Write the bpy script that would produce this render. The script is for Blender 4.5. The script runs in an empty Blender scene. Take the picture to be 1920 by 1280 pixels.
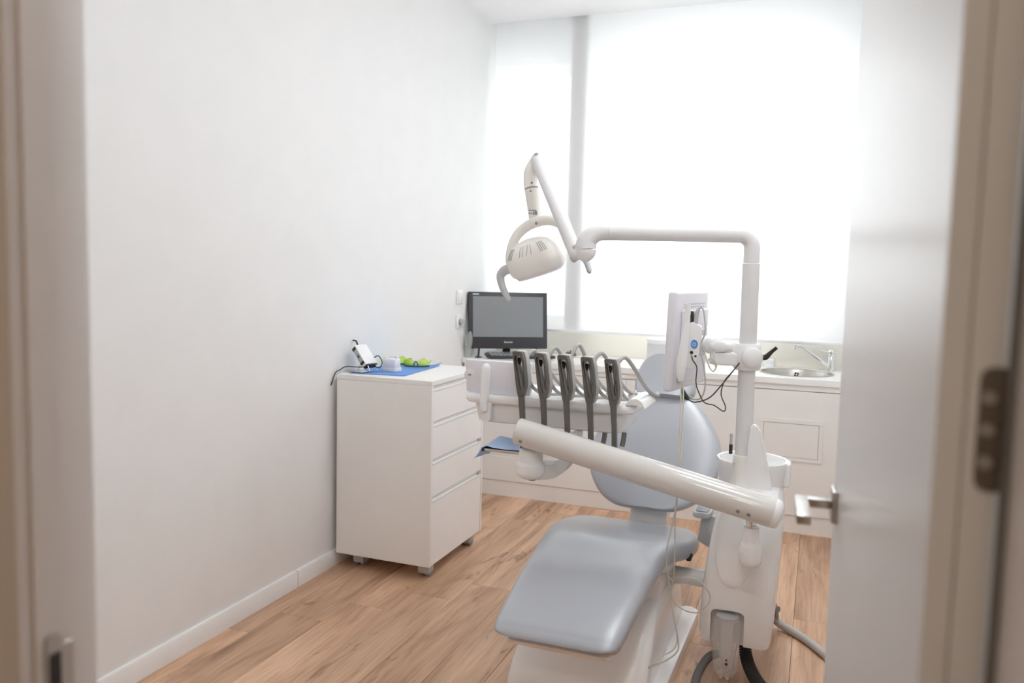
import bpy, bmesh, math, random
from mathutils import Vector, Matrix
random.seed(7)
S = bpy.context.scene
COL = S.collection
V = Vector

# ------------------------------------------------------------------ camera
CAM_Z = 1.38
cam_d = bpy.data.cameras.new('camera')
cam = bpy.data.objects.new('camera', cam_d); COL.objects.link(cam)
yaw, pitch, roll = -0.36007824, 0.08444226, -0.02367604
fwd = V((math.sin(yaw)*math.cos(pitch), math.cos(yaw)*math.cos(pitch), -math.sin(pitch)))
rgt = V((math.cos(yaw), -math.sin(yaw), 0)); dwn = fwd.cross(rgt)
r_ = math.cos(roll)*rgt + math.sin(roll)*dwn
d_ = -math.sin(roll)*rgt + math.cos(roll)*dwn
m = Matrix((r_, -d_, -fwd)).transposed().to_4x4(); m.translation = (0, 0, CAM_Z)
cam.matrix_world = m
cam_d.sensor_fit = 'HORIZONTAL'; cam_d.sensor_width = 36
cam_d.lens = 1519.17/1920*36
cam_d.clip_start = 0.02
cam_d.dof.use_dof = True; cam_d.dof.focus_distance = 3.1; cam_d.dof.aperture_fstop = 2.8
S.camera = cam

# ------------------------------------------------------------------ sky, lamps, exposure
W = bpy.data.worlds.new('sky'); S.world = W; W.use_nodes = True
bg = W.node_tree.nodes['Background']; bg.inputs[0].default_value = (0.93, 0.97, 1.0, 1); bg.inputs[1].default_value = 4.0
S.view_settings.view_transform = 'Standard'; S.view_settings.look = 'None'
S.view_settings.gamma = 1.0; S.view_settings.use_curve_mapping = False
S.view_settings.exposure = 0.08
S.cycles.max_bounces = 12; S.cycles.diffuse_bounces = 7; S.cycles.transparent_max_bounces = 12
S.cycles.sample_clamp_indirect = 6.0
S.cycles.caustics_reflective = False; S.cycles.caustics_refractive = False
ROOM_FILL = 10.0  # strength of the added ceiling fill panels
WALL_FILL = 18.5  # strength of the fill light added over the doorway
HALL_LAMP = 45.0

# room
XL, XR, YB, ZC = -2.06, 0.25, 5.18, 2.972
YD0, YD1 = 0.54, 0.64            # door wall
CT = 0.848                       # counter top height

# ------------------------------------------------------------------ helpers: materials
def mat(name, col, rough=0.5, metal=0.0, spec=0.5, coat=0.0, bump=None, nscale=None, namt=0.0, trans=None, alpha=None):
    M = bpy.data.materials.new(name); M.use_nodes = True
    nt = M.node_tree; b = nt.nodes['Principled BSDF']
    b.inputs['Base Color'].default_value = (*col, 1); b.inputs['Roughness'].default_value = rough
    b.inputs['Metallic'].default_value = metal; b.inputs['Specular IOR Level'].default_value = spec
    b.inputs['Coat Weight'].default_value = coat; b.inputs['Coat Roughness'].default_value = 0.08
    tc = nt.nodes.new('ShaderNodeTexCoord')
    n = nt.nodes.new('ShaderNodeTexNoise'); n.inputs['Scale'].default_value = nscale or 6.0; n.inputs['Detail'].default_value = 4
    nt.links.new(tc.outputs['Object'], n.inputs['Vector'])
    # a little colour variation, so that nothing is perfectly even
    mx = nt.nodes.new('ShaderNodeMix'); mx.data_type = 'RGBA'
    k = namt or 0.03
    mx.inputs[6].default_value = (*[max(0, c*(1-k)) for c in col], 1); mx.inputs[7].default_value = (*[min(1, c*(1+k)) for c in col], 1)
    nt.links.new(n.outputs['Fac'], mx.inputs[0]); nt.links.new(mx.outputs[2], b.inputs['Base Color'])
    if bump:
        nb = nt.nodes.new('ShaderNodeTexNoise'); nb.inputs['Scale'].default_value = bump[0]; nb.inputs['Detail'].default_value = 3
        nt.links.new(tc.outputs['Object'], nb.inputs['Vector'])
        bp = nt.nodes.new('ShaderNodeBump'); bp.inputs['Strength'].default_value = bump[1]; bp.inputs['Distance'].default_value = 0.002
        nt.links.new(nb.outputs['Fac'], bp.inputs['Height']); nt.links.new(bp.outputs['Normal'], b.inputs['Normal'])
    if trans is not None:
        t = nt.nodes.new('ShaderNodeBsdfTransparent'); t.inputs[0].default_value = (*trans[1], 1)
        ms = nt.nodes.new('ShaderNodeMixShader'); ms.inputs[0].default_value = trans[0]
        nt.links.new(b.outputs[0], ms.inputs[1]); nt.links.new(t.outputs[0], ms.inputs[2])
        nt.links.new(ms.outputs[0], nt.nodes['Material Output'].inputs['Surface'])
    return M

def vinyl_material():
    M = mat('grey_vinyl', (0.385, 0.40, 0.435), 0.30, spec=0.8, coat=0.45, bump=(420, 0.10), namt=0.03)
    M.node_tree.nodes['Principled BSDF'].inputs['Coat Roughness'].default_value = 0.28
    nt = M.node_tree; b = nt.nodes['Principled BSDF']
    tc = [n for n in nt.nodes if n.type == 'TEX_COORD'][0]
    mp = nt.nodes.new('ShaderNodeMapping'); mp.inputs['Scale'].default_value = (14, 420, 420)
    n = nt.nodes.new('ShaderNodeTexNoise'); n.inputs['Scale'].default_value = 1.0; n.inputs['Detail'].default_value = 3
    nt.links.new(tc.outputs['Object'], mp.inputs[0]); nt.links.new(mp.outputs[0], n.inputs['Vector'])
    mr = nt.nodes.new('ShaderNodeMapRange'); mr.inputs[3].default_value = 0.24; mr.inputs[4].default_value = 0.40
    nt.links.new(n.outputs['Fac'], mr.inputs[0]); nt.links.new(mr.outputs[0], b.inputs['Roughness'])
    return M

def wood_material():
    M = bpy.data.materials.new('oak_plank'); M.use_nodes = True
    nt = M.node_tree; b = nt.nodes['Principled BSDF']; L = nt.links.new
    tc = nt.nodes.new('ShaderNodeTexCoord'); oi = nt.nodes.new('ShaderNodeObjectInfo')
    off = nt.nodes.new('ShaderNodeVectorMath'); off.operation = 'MULTIPLY'
    cx = nt.nodes.new('ShaderNodeCombineXYZ')
    L(oi.outputs['Random'], cx.inputs[0]); L(oi.outputs['Random'], cx.inputs[1]); L(oi.outputs['Random'], cx.inputs[2])
    off.inputs[1].default_value = (37, 53, 71); L(cx.outputs[0], off.inputs[0])
    add = nt.nodes.new('ShaderNodeVectorMath'); add.operation = 'ADD'
    L(tc.outputs['Object'], add.inputs[0]); L(off.outputs[0], add.inputs[1])
    def noise(scale, sc, det, rough=0.55, dist=0.0):
        mp = nt.nodes.new('ShaderNodeMapping'); mp.inputs['Scale'].default_value = scale
        L(add.outputs[0], mp.inputs[0])
        n = nt.nodes.new('ShaderNodeTexNoise'); n.inputs['Scale'].default_value = sc; n.inputs['Detail'].default_value = det
        n.inputs['Roughness'].default_value = rough; n.inputs['Distortion'].default_value = dist
        L(mp.outputs[0], n.inputs['Vector']); return n
    broad = noise((8, 1.0, 1), 1.0, 4, 0.55, 1.2)          # broad figure
    grain = noise((85, 3.5, 1), 1.0, 6, 0.7, 0.5)        # long fine streaks
    knots = noise((11, 3.4, 1), 1.0, 3, 0.5, 1.4)          # dark knots and cracks
    r1 = nt.nodes.new('ShaderNodeValToRGB')
    r1.color_ramp.elements[0].position = 0.30; r1.color_ramp.elements[0].color = (0.37, 0.20, 0.108, 1)
    r1.color_ramp.elements[1].position = 0.68; r1.color_ramp.elements[1].color = (0.74, 0.465, 0.285, 1)
    e = r1.color_ramp.elements.new(0.48); e.color = (0.60, 0.35, 0.20, 1)
    L(broad.outputs['Fac'], r1.inputs[0])
    r2 = nt.nodes.new('ShaderNodeValToRGB')
    r2.color_ramp.elements[0].position = 0.34; r2.color_ramp.elements[0].color = (0.74, 0.70, 0.66, 1)
    r2.color_ramp.elements[1].position = 0.58; r2.color_ramp.elements[1].color = (1.06, 1.05, 1.04, 1)
    L(grain.outputs['Fac'], r2.inputs[0])
    r3 = nt.nodes.new('ShaderNodeValToRGB')
    r3.color_ramp.elements[0].position = 0.24; r3.color_ramp.elements[0].color = (0.52, 0.44, 0.37, 1)
    r3.color_ramp.elements[1].position = 0.345; r3.color_ramp.elements[1].color = (1, 1, 1, 1)
    L(knots.outputs['Fac'], r3.inputs[0])
    m1 = nt.nodes.new('ShaderNodeMix'); m1.data_type = 'RGBA'; m1.blend_type = 'MULTIPLY'; m1.inputs[0].default_value = 0.8
    L(r1.outputs[0], m1.inputs[6]); L(r2.outputs[0], m1.inputs[7])
    m2 = nt.nodes.new('ShaderNodeMix'); m2.data_type = 'RGBA'; m2.blend_type = 'MULTIPLY'; m2.inputs[0].default_value = 1.0
    L(m1.outputs[2], m2.inputs[6]); L(r3.outputs[0], m2.inputs[7])
    hsv = nt.nodes.new('ShaderNodeHueSaturation'); hsv.inputs['Saturation'].default_value = 0.9
    mr = nt.nodes.new('ShaderNodeMapRange'); mr.inputs[3].default_value = 0.86; mr.inputs[4].default_value = 1.14
    L(oi.outputs['Random'], mr.inputs[0]); L(mr.outputs[0], hsv.inputs['Value']); L(m2.outputs[2], hsv.inputs['Color'])
    L(hsv.outputs[0], b.inputs['Base Color'])
    b.inputs['Roughness'].default_value = 0.42
    bp = nt.nodes.new('ShaderNodeBump'); bp.inputs['Strength'].default_value = 0.25; bp.inputs['Distance'].default_value = 0.0015
    L(grain.outputs['Fac'], bp.inputs['Height']); L(bp.outputs['Normal'], b.inputs['Normal'])
    return M

def blind_material():
    M = bpy.data.materials.new('blind_fabric'); M.use_nodes = True
    nt = M.node_tree; nt.nodes.remove(nt.nodes['Principled BSDF']); L = nt.links.new
    tc = nt.nodes.new('ShaderNodeTexCoord')
    wv = nt.nodes.new('ShaderNodeTexNoise'); wv.inputs['Scale'].default_value = 900
    L(tc.outputs['Object'], wv.inputs['Vector'])
    mx = nt.nodes.new('ShaderNodeMix'); mx.data_type = 'RGBA'
    mx.inputs[6].default_value = (0.86, 0.86, 0.86, 1); mx.inputs[7].default_value = (0.92, 0.92, 0.92, 1)
    L(wv.outputs['Fac'], mx.inputs[0])
    df = nt.nodes.new('ShaderNodeBsdfDiffuse'); tr = nt.nodes.new('ShaderNodeBsdfTranslucent')
    L(mx.outputs[2], df.inputs[0]); L(mx.outputs[2], tr.inputs[0])
    ms = nt.nodes.new('ShaderNodeMixShader'); ms.inputs[0].default_value = 0.57
    L(df.outputs[0], ms.inputs[1]); L(tr.outputs[0], ms.inputs[2])
    tp = nt.nodes.new('ShaderNodeBsdfTransparent'); ms2 = nt.nodes.new('ShaderNodeMixShader'); ms2.inputs[0].default_value = 0.10
    L(ms.outputs[0], ms2.inputs[1]); L(tp.outputs[0], ms2.inputs[2])
    L(ms2.outputs[0], nt.nodes['Material Output'].inputs['Surface'])
    return M

def lamp_material(name, col, strength):
    M = bpy.data.materials.new(name); M.use_nodes = True
    b = M.node_tree.nodes['Principled BSDF']
    b.inputs['Emission Color'].default_value = (*col, 1); b.inputs['Emission Strength'].default_value = strength
    return M

WALL = mat('white_paint', (0.83, 0.828, 0.824), 0.75, spec=0.3, bump=(160, 0.08))
CEIL = mat('ceiling_paint', (0.90, 0.90, 0.90), 0.9, spec=0.2)
HALL = mat('hall_paint', (0.50, 0.45, 0.39), 0.8, spec=0.2)
TRIM = mat('trim_lacquer', (0.86, 0.85, 0.84), 0.4)
FRAME = mat('frame_lacquer', (0.74, 0.69, 0.66), 0.4)
DOORW = mat('door_lacquer', (0.78, 0.775, 0.77), 0.28)
OAK = wood_material()
SUB = mat('screed', (0.05, 0.035, 0.025), 0.9)
LAM = mat('white_laminate', (0.87, 0.855, 0.835), 0.32)
LAMF = mat('white_drawer_laminate', (0.89, 0.875, 0.865), 0.3)
ALU = mat('aluminium_strip', (0.80, 0.80, 0.79), 0.35)
GAP = mat('shadow_gap', (0.42, 0.40, 0.38), 0.6)
TOPW = mat('counter_solid_surface', (0.90, 0.905, 0.89), 0.18)
SPLASH = mat('cream_splashback', (0.93, 0.885, 0.79), 0.35)
WHITE = mat('white_plastic', (0.89, 0.885, 0.885), 0.2, coat=0.12)
ARMW = mat('satin_white_enamel', (0.76, 0.755, 0.755), 0.45, spec=0.2)
IVORY = mat('ivory_plastic', (0.84, 0.815, 0.765), 0.3, spec=0.35)
LILAC = mat('pale_lilac_plastic', (0.78, 0.765, 0.81), 0.3)
BOOMW = mat('boom_enamel', (0.70, 0.68, 0.645), 0.16, coat=0.3)
MATTEW = mat('matte_white_plastic', (0.86, 0.86, 0.86), 0.4)
FROST = mat('frosted_plastic', (0.78, 0.78, 0.78), 0.25, trans=(0.25, (0.95, 0.95, 0.95)))
VINYL = vinyl_material()
SEAM = mat('seam_grey', (0.30, 0.29, 0.28), 0.6)
TAUPE = mat('taupe_plastic', (0.105, 0.094, 0.084), 0.42)  # lever fronts, taupe darkened because they are backlit
TAUPE_L = mat('pale_taupe_plastic', (0.52, 0.50, 0.48), 0.4)  # same levers, paler where their sides catch light
GHOSE = mat('grey_rubber_hose', (0.46, 0.445, 0.43), 0.45)
DHOSE = mat('dark_grey_hose', (0.17, 0.165, 0.155), 0.5)
MGREY = mat('mid_grey_plastic', (0.27, 0.275, 0.285), 0.4)
LGREY = mat('light_grey_plastic', (0.50, 0.50, 0.50), 0.35)
BLACK = mat('black_plastic', (0.022, 0.021, 0.021), 0.45)
RUBBER = mat('black_rubber', (0.03, 0.028, 0.026), 0.6)
BEZEL = mat('bezel_plastic', (0.045, 0.043, 0.050), 0.4)
SCREEN = mat('switched_off_screen', (0.25, 0.26, 0.275), 0.22)
CHROME = mat('chrome', (0.82, 0.83, 0.84), 0.12, metal=1.0)
STEEL = mat('brushed_steel', (0.62, 0.60, 0.57), 0.3, metal=1.0)
SINKM = mat('sink_steel', (0.55, 0.52, 0.48), 0.35, metal=1.0)
HINGEM = mat('dull_hinge_steel', (0.19, 0.155, 0.125), 0.5, metal=0.6)
NICKEL = mat('satin_nickel', (0.55, 0.52, 0.49), 0.3, metal=1.0)
BLUE = mat('blue_paper', (0.135, 0.30, 0.68), 0.75, bump=(250, 0.3), namt=0.08)
BLUEL = mat('light_blue_paper', (0.50, 0.67, 0.96), 0.75, bump=(250, 0.3), namt=0.08)
GREEN = mat('green_tinted_lens', (0.55, 0.76, 0.10), 0.1, trans=(0.55, (0.74, 0.92, 0.32)))
GFRAME = mat('dark_green_frame', (0.02, 0.07, 0.03), 0.35)
PLASTER = mat('plaster', (0.78, 0.77, 0.80), 0.7, bump=(90, 0.4))
CREAM = mat('cream_cable', (0.56, 0.53, 0.46), 0.4)
CLEAR = mat('clear_plastic', (0.85, 0.84, 0.83), 0.12, trans=(0.72, (0.98, 0.975, 0.97)))
POUCH = mat('cloudy_plastic', (0.74, 0.78, 0.76), 0.2, trans=(0.6, (0.95, 0.98, 0.96)))
BLUEDOT = mat('blue_sticker', (0.10, 0.28, 0.62), 0.4)
PRINT = mat('white_print', (0.85, 0.85, 0.85), 0.5)
BLIND = blind_material()
GLASS = mat('window_glass', (0.8, 0.82, 0.82), 0.02, trans=(0.93, (0.98, 0.99, 0.99)))

# ------------------------------------------------------------------ helpers: geometry
def merge(dst, src):
    t = bpy.data.meshes.new('t'); src.to_mesh(t); dst.from_mesh(t); bpy.data.meshes.remove(t); src.free()

def box(bm, x0, x1, y0, y1, z0, z1, r=0.0, seg=2, M=None):
    t = bmesh.new()
    bmesh.ops.create_cube(t, size=1)
    for v in t.verts:
        v.co = V(((x0+x1)/2 + v.co.x*(x1-x0), (y0+y1)/2 + v.co.y*(y1-y0), (z0+z1)/2 + v.co.z*(z1-z0)))
    if r: bmesh.ops.bevel(t, geom=t.edges[:], offset=r, segments=seg, profile=0.5, affect='EDGES', clamp_overlap=True)
    if M: bmesh.ops.transform(t, matrix=M, verts=t.verts)
    merge(bm, t)

def loft(bm, secs, cap=True, closed=True):
    rows = [[bm.verts.new(p) for p in s] for s in secs]
    n = len(secs[0])
    for a, b in zip(rows[:-1], rows[1:]):
        for i in range(n if closed else n-1):
            j = (i+1) % n
            try: bm.faces.new((a[i], a[j], b[j], b[i]))
            except ValueError: pass
    if cap and closed:
        for rw in (rows[0][::-1], rows[-1]):
            try: bm.faces.new(rw)
            except ValueError: pass

def smooth_path(pts, sub=6):
    pts = [V(p) for p in pts]
    if len(pts) < 3: return pts
    out = []
    P = [pts[0]*2-pts[1]] + pts + [pts[-1]*2-pts[-2]]
    for i in range(1, len(P)-2):
        p0, p1, p2, p3 = P[i-1:i+3]
        for k in range(sub):
            t = k/sub
            out.append(0.5*((2*p1)+(p2-p0)*t+(2*p0-5*p1+4*p2-p3)*t*t+(3*p1-p0-3*p2+p3)*t**3))
    out.append(pts[-1]); return out

def tube(bm, pts, r, n=16, sub=0, cap=True, flat=None):
    """r: number or list along pts (interpolated); flat=(k, axis) squashes the section along axis"""
    raw = len(pts)
    if sub: pts = smooth_path(pts, sub)
    pts = [V(p) for p in pts]
    if not isinstance(r, (list, tuple)): r = [r]*len(pts)
    elif len(r) != len(pts):
        rr = []
        for i in range(len(pts)):
            f = i*(len(r)-1)/(len(pts)-1); a = min(int(f), len(r)-2); rr.append(r[a]+(r[a+1]-r[a])*(f-a))
        r = rr
    T = []
    for i in range(len(pts)):
        a = pts[max(0, i-1)]; b = pts[min(len(pts)-1, i+1)]; T.append((b-a).normalized())
    up = V((0, 0, 1)) if abs(T[0].z) < 0.9 else V((1, 0, 0))
    u = T[0].cross(up).normalized(); secs = []
    for p, t, q in zip(pts, T, r):
        u = (u - t*u.dot(t)).normalized(); w = t.cross(u)
        s = []
        for k in range(n):
            a = 2*math.pi*k/n; o = u*math.cos(a)*q + w*math.sin(a)*q
            if flat: o -= V(flat[1])*(o.dot(V(flat[1])))*(1-flat[0])
            s.append(p+o)
        secs.append(s)
    loft(bm, secs, cap)

def lathe(bm, prof, c=(0, 0, 0), n=32, M=None, sx=1, sy=1):
    t = bmesh.new(); rows = []
    for r, z in prof:
        if r < 1e-6: rows.append([t.verts.new((0, 0, z))])
        else: rows.append([t.verts.new((r*sx*math.cos(2*math.pi*k/n), r*sy*math.sin(2*math.pi*k/n), z)) for k in range(n)])
    for a, b in zip(rows[:-1], rows[1:]):
        for i in range(n):
            j = (i+1) % n
            if len(a) == 1 and len(b) == 1: continue
            if len(a) == 1: t.faces.new((a[0], b[j], b[i]))
            elif len(b) == 1: t.faces.new((a[i], a[j], b[0]))
            else: t.faces.new((a[i], a[j], b[j], b[i]))
    MM = Matrix.Translation(V(c)) @ (M or Matrix())
    bmesh.ops.transform(t, matrix=MM, verts=t.verts); merge(bm, t)

def axis_matrix(d):
    return V((0, 0, 1)).rotation_difference(V(d).normalized()).to_matrix().to_4x4()

def cyl(bm, a, b, r, n=24, bev=0.0):
    a, b = V(a), V(b); L = (b-a).length
    pr = [(0, 0), (r-bev, 0)] + ([(r, bev), (r, L-bev)] if bev else [(r, L)]) + ([(r-bev, L)] if bev else []) + [(0, L)]
    lathe(bm, pr, a, n, axis_matrix(b-a))

def rpoly(pts, r, seg=4):
    """rounded polygon in 2d; r number or list"""
    n = len(pts); out = []
    for i in range(n):
        p = V(pts[i]).to_2d(); a = V(pts[i-1]).to_2d(); b = V(pts[(i+1) % n]).to_2d()
        q = r[i] if isinstance(r, (list, tuple)) else r
        u = (a-p).normalized(); w = (b-p).normalized()
        ang = u.angle(w); d = min(q/math.tan(ang/2), (a-p).length*0.48, (b-p).length*0.48)
        s, e = p+u*d, p+w*d
        for k in range(seg+1):
            t = k/seg; out.append((1-t)**2*s + 2*t*(1-t)*p + t*t*e)
    return out

def prism(bm, poly, h0, h1, f, bev=0.0, seg=2):
    """extrude 2d poly between h0 and h1; f(u, v, h) gives the 3d point"""
    t = bmesh.new()
    loft(t, [[f(p[0], p[1], h0) for p in poly], [f(p[0], p[1], h1) for p in poly]])
    if bev:
        es = [e for e in t.edges if any(len(fc.verts) == len(poly) for fc in e.link_faces)] if len(poly) != 4 else t.edges[:]
        bmesh.ops.bevel(t, geom=es, offset=bev, segments=seg, profile=0.5, affect='EDGES', clamp_overlap=True)
    merge(bm, t)

FXZ = lambda u, v, h: V((u, h, v))      # u=x, v=z, extruded along y
FXY = lambda u, v, h: V((u, v, h))
FYZ = lambda u, v, h: V((h, u, v))

def obj(name, bm, material, parent=None, angle=38, smooth=True):
    bmesh.ops.recalc_face_normals(bm, faces=bm.faces[:])
    me = bpy.data.meshes.new(name)
    c = V((0, 0, 0))
    if bm.verts:
        lo = V([min(v.co[i] for v in bm.verts) for i in range(3)]); hi = V([max(v.co[i] for v in bm.verts) for i in range(3)])
        c = (lo+hi)/2
        for v in bm.verts: v.co -= c
    bm.to_mesh(me); bm.free()
    if smooth:
        for p in me.polygons: p.use_smooth = True
        me.set_sharp_from_angle(angle=math.radians(angle))
    me.materials.append(material)
    o = bpy.data.objects.new(name, me); COL.objects.link(o)
    if parent is not None:
        o.parent = parent; o.location = c - wloc(parent)
    else: o.location = c
    return o

def wloc(o):
    p = V(o.location)
    while o.parent: o = o.parent; p += V(o.location)
    return p

def B(): return bmesh.new()

def thing(name, loc, label, cat, group=None):
    o = bpy.data.objects.new(name, None); COL.objects.link(o); o.location = loc
    o.empty_display_size = 0.05
    return tag(o, label, cat, group)

def tag(o, label, cat, group=None):
    o['label'] = label; o['category'] = cat
    if group: o['group'] = group
    return o

def struct(o, label=None):
    o['kind'] = 'structure'
    if label: o['label'] = label
    return o

def boxobj(name, dims, material, parent=None, r=0.0, seg=2):
    b = B(); box(b, *dims, r=r, seg=seg); return obj(name, b, material, parent)

def boolean_cut(o, cutter_bm):
    me = bpy.data.meshes.new('cut'); bmesh.ops.recalc_face_normals(cutter_bm, faces=cutter_bm.faces[:]); cutter_bm.to_mesh(me); cutter_bm.free()
    c = bpy.data.objects.new('cut', me); COL.objects.link(c)
    md = o.modifiers.new('b', 'BOOLEAN'); md.operation = 'DIFFERENCE'; md.solver = 'EXACT'; md.object = c
    bpy.context.view_layer.update()
    dg = bpy.context.evaluated_depsgraph_get()
    new = bpy.data.meshes.new_from_object(o.evaluated_get(dg))
    o.modifiers.clear(); old = o.data; o.data = new; new.name = old.name; bpy.data.meshes.remove(old)
    bpy.data.objects.remove(c); bpy.data.meshes.remove(me)
    for p in new.polygons: p.use_smooth = True
    new.set_sharp_from_angle(angle=math.radians(35))

def text_obj(name, s, size, M, material, parent, depth=0.0004):
    cu = bpy.data.curves.new('t', 'FONT'); cu.body = s; cu.size = size; cu.extrude = depth; cu.align_x = 'CENTER'; cu.align_y = 'CENTER'
    t = bpy.data.objects.new('t', cu); COL.objects.link(t)
    bpy.context.view_layer.update()
    me = bpy.data.meshes.new_from_object(t.evaluated_get(bpy.context.evaluated_depsgraph_get()))
    bpy.data.objects.remove(t); bpy.data.curves.remove(cu)
    b = B(); b.from_mesh(me); bpy.data.meshes.remove(me)
    bmesh.ops.transform(b, matrix=M, verts=b.verts)
    return obj(name, b, material, parent, smooth=False)

# ================================================================== the setting
# floor and its planks
fl = struct(boxobj('floor', (-2.2, 1.3, -1.6, 5.3, -0.06, -0.012), SUB))
PW, PL = 0.1925, 1.173
cache = {}
for i in range(-4, 14):
    x0 = -1.375 + i*PW; x1 = x0 + PW
    xa, xb = max(x0, -2.075), min(x1, 1.1)
    if xb - xa < 0.02: continue
    ys = 3.216 + i*0.196
    while ys > -1.3: ys -= PL
    y = ys
    while y < 5.2:
        a, b_ = max(y, -1.5), min(y+PL, 5.2)
        if b_ - a > 0.02:
            key = (round(xb-xa, 3), round(b_-a, 3))
            if key not in cache:
                bm = B(); box(bm, -(xb-xa)/2+.0005, (xb-xa)/2-.0005, -(b_-a)/2+.0005, (b_-a)/2-.0005, -0.010, 0.0, r=0.0012, seg=1)
                bm.faces.ensure_lookup_table()
                me = bpy.data.meshes.new('plank'); bm.to_mesh(me); bm.free(); me.materials.append(OAK); cache[key] = me
            o = bpy.data.objects.new('plank', cache[key]); COL.objects.link(o)
            o.parent = fl; o.location = V(((xa+xb)/2, (a+b_)/2, 0)) - V(fl.location)
        y += PL

struct(boxobj('wall_left', (XL-0.12, XL, YD1, 5.55, 0, ZC+0.1), WALL))
struct(boxobj('wall_right', (XR, XR+0.12, YD1, 5.55, 0, ZC+0.1), WALL))
struct(boxobj('ceiling', (XL-0.12, XR+0.12, YD1, 4.965, ZC, ZC+0.12), CEIL))
struct(boxobj('ceiling_pocket', (XL-0.12, XR+0.12, 4.965, 5.55, ZC+0.10, ZC+0.2), CEIL))['kind'] = 'structure'
# back wall with the window opening
bw = bpy.data.objects.new('wall_back', None); COL.objects.link(bw); struct(bw)
boxobj('splashback', (XL, XR, YB, YB+0.02, CT-0.02, 1.045), SPLASH, bw, r=0.002)
boxobj('lower_wall', (XL, XR, YB+0.02, 5.55, 0, 1.04), WALL, bw)
boxobj('lintel', (XL, XR, 5.24, 5.55, 2.765, ZC+0.1), WALL, bw)
boxobj('side_pier', (0.06, XR, 5.2, 5.55, 1.04, 2.765), WALL, bw)
boxobj('pillar', (-1.529, -1.407, 5.0, 5.5, 1.045, ZC+0.1), WALL, bw, r=0.004)
w1 = bpy.data.objects.new('window_1', None); COL.objects.link(w1); w1.location = (-1, 5.4, 1.04); struct(w1)
for (a, b_) in ((XL, -1.529), (-1.407, 0.06)):
    bm = B()
    box(bm, a, a+0.05, 5.40, 5.46, 1.04, 2.765); box(bm, b_-0.05, b_, 5.40, 5.46, 1.04, 2.765)
    box(bm, a+0.05, b_-0.05, 5.40, 5.46, 1.04, 1.09); box(bm, a+0.05, b_-0.05, 5.40, 5.46, 2.715, 2.765)
    f = obj('window_frame', bm, TRIM, w1)
    boxobj('pane', (a+0.05, b_-0.05, 5.425, 5.435, 1.09, 2.715), GLASS, f)
# daylight enters through the window: a portal guides the sky light
pd = bpy.data.lights.new('window_portal', 'AREA'); pd.shape = 'RECTANGLE'; pd.size = 2.15; pd.size_y = 1.75
pd.cycles.is_portal = True
po = bpy.data.objects.new('window_portal', pd); COL.objects.link(po); po.location = (-1.0, 5.52, 1.9); po.rotation_euler = (-math.pi/2, 0, 0)

# baseboard along the long wall, two boards butted together
bb = bpy.data.objects.new('baseboard_left', None); COL.objects.link(bb); bb.location = (XL+0.007, 2.8, 0); struct(bb)
prof = [(XL, 0.0), (XL+0.014, 0.0), (XL+0.014, 0.066), (XL+0.010, 0.073), (XL, 0.075)]
for (a, b_) in ((YD1, 2.8705), (2.8755, 5.1)):
    bm = B(); prism(bm, prof, a, b_, lambda u, v, h: V((u, h, v))); obj('board', bm, TRIM, bb)
struct(boxobj('baseboard_right', (XR-0.014, XR, YD1, 4.6, 0, 0.075), TRIM, r=0.003))

# wall with the doorway, and the hall behind the camera
JL, JR = -0.70, 0.1385
wf = bpy.data.objects.new('wall_front', None); COL.objects.link(wf); struct(wf)
boxobj('wall_panel', (XL-0.12, JL-0.04, YD0+0.012, YD1, 0, ZC+0.1), WALL, wf)
boxobj('wall_panel', (JR+0.04, 1.2, YD0+0.012, YD1, 0, ZC+0.1), WALL, wf)
boxobj('wall_panel', (JL-0.04, JR+0.04, YD0+0.012, YD1, 2.12, ZC+0.1), WALL, wf)
struct(boxobj('hall_wall_left', (-1.45, -1.35, -1.6, YD0+0.012, 0, 2.6), HALL))
struct(boxobj('hall_wall_right', (1.1, 1.2, -1.6, YD0+0.012, 0, 2.6), HALL))
struct(boxobj('hall_wall_back', (-1.45, 1.2, -1.6, -1.5, 0, 2.6), HALL))
struct(boxobj('hall_ceiling', (-1.45, 1.2, -1.6, YD0+0.012, 2.6, 2.7), HALL))

# door frame, strike side (trim_1) and hinge side (trim_2), head (trim_3)
t1 = bpy.data.objects.new('trim_1', None); COL.objects.link(t1); t1.location = (JL, 0.585, 0); struct(t1, 'grey white door frame post with steel strike plate')
bm = B()
jp = [(JL-0.04, 0.552), (JL+0.004, 0.552), (JL+0.004, 0.577), (JL, 0.579), (JL, 0.6225), (JL-0.006, 0.631), (JL-0.04, 0.631)]
prism(bm, jp, 0, 2.12, FXY); obj('jamb', bm, FRAME, t1)
bm = B()
cp = rpoly([(JL-0.085, 0.528), (JL-0.028, 0.528), (JL-0.022, 0.534), (JL+0.001, 0.536), (JL+0.001, 0.5525), (JL-0.085, 0.5525)], 0.003, 2)
prism(bm, cp, 0, 2.2, FXY); obj('casing', bm, FRAME, t1)
bm = B()
sp = rpoly([(0.561, 0.90), (0.578, 0.90), (0.578, 1.012), (0.561, 1.012)], 0.008, 5)
prism(bm, sp, JL+0.0035, JL+0.0065, FYZ, bev=0.0006, seg=1)
box(bm, JL+0.001, JL+0.004, 0.5785, 0.594, 0.945, 0.997, r=0.001, seg=1)
st = obj('strike_plate', bm, NICKEL, t1)
boxobj('latch_hole', (JL+0.005, JL+0.0072, 0.5635, 0.5765, 0.935, 0.992), BLACK, st)
t2 = bpy.data.objects.new('trim_2', None); COL.objects.link(t2); t2.location = (JR, 0.6, 0); struct(t2)
bm = B(); prism(bm, [(JR+0.04, 0.552), (JR, 0.552), (JR, 0.690), (JR+0.04, 0.690)], 0, 2.12, FXY); obj('jamb', bm, FRAME, t2)
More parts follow.
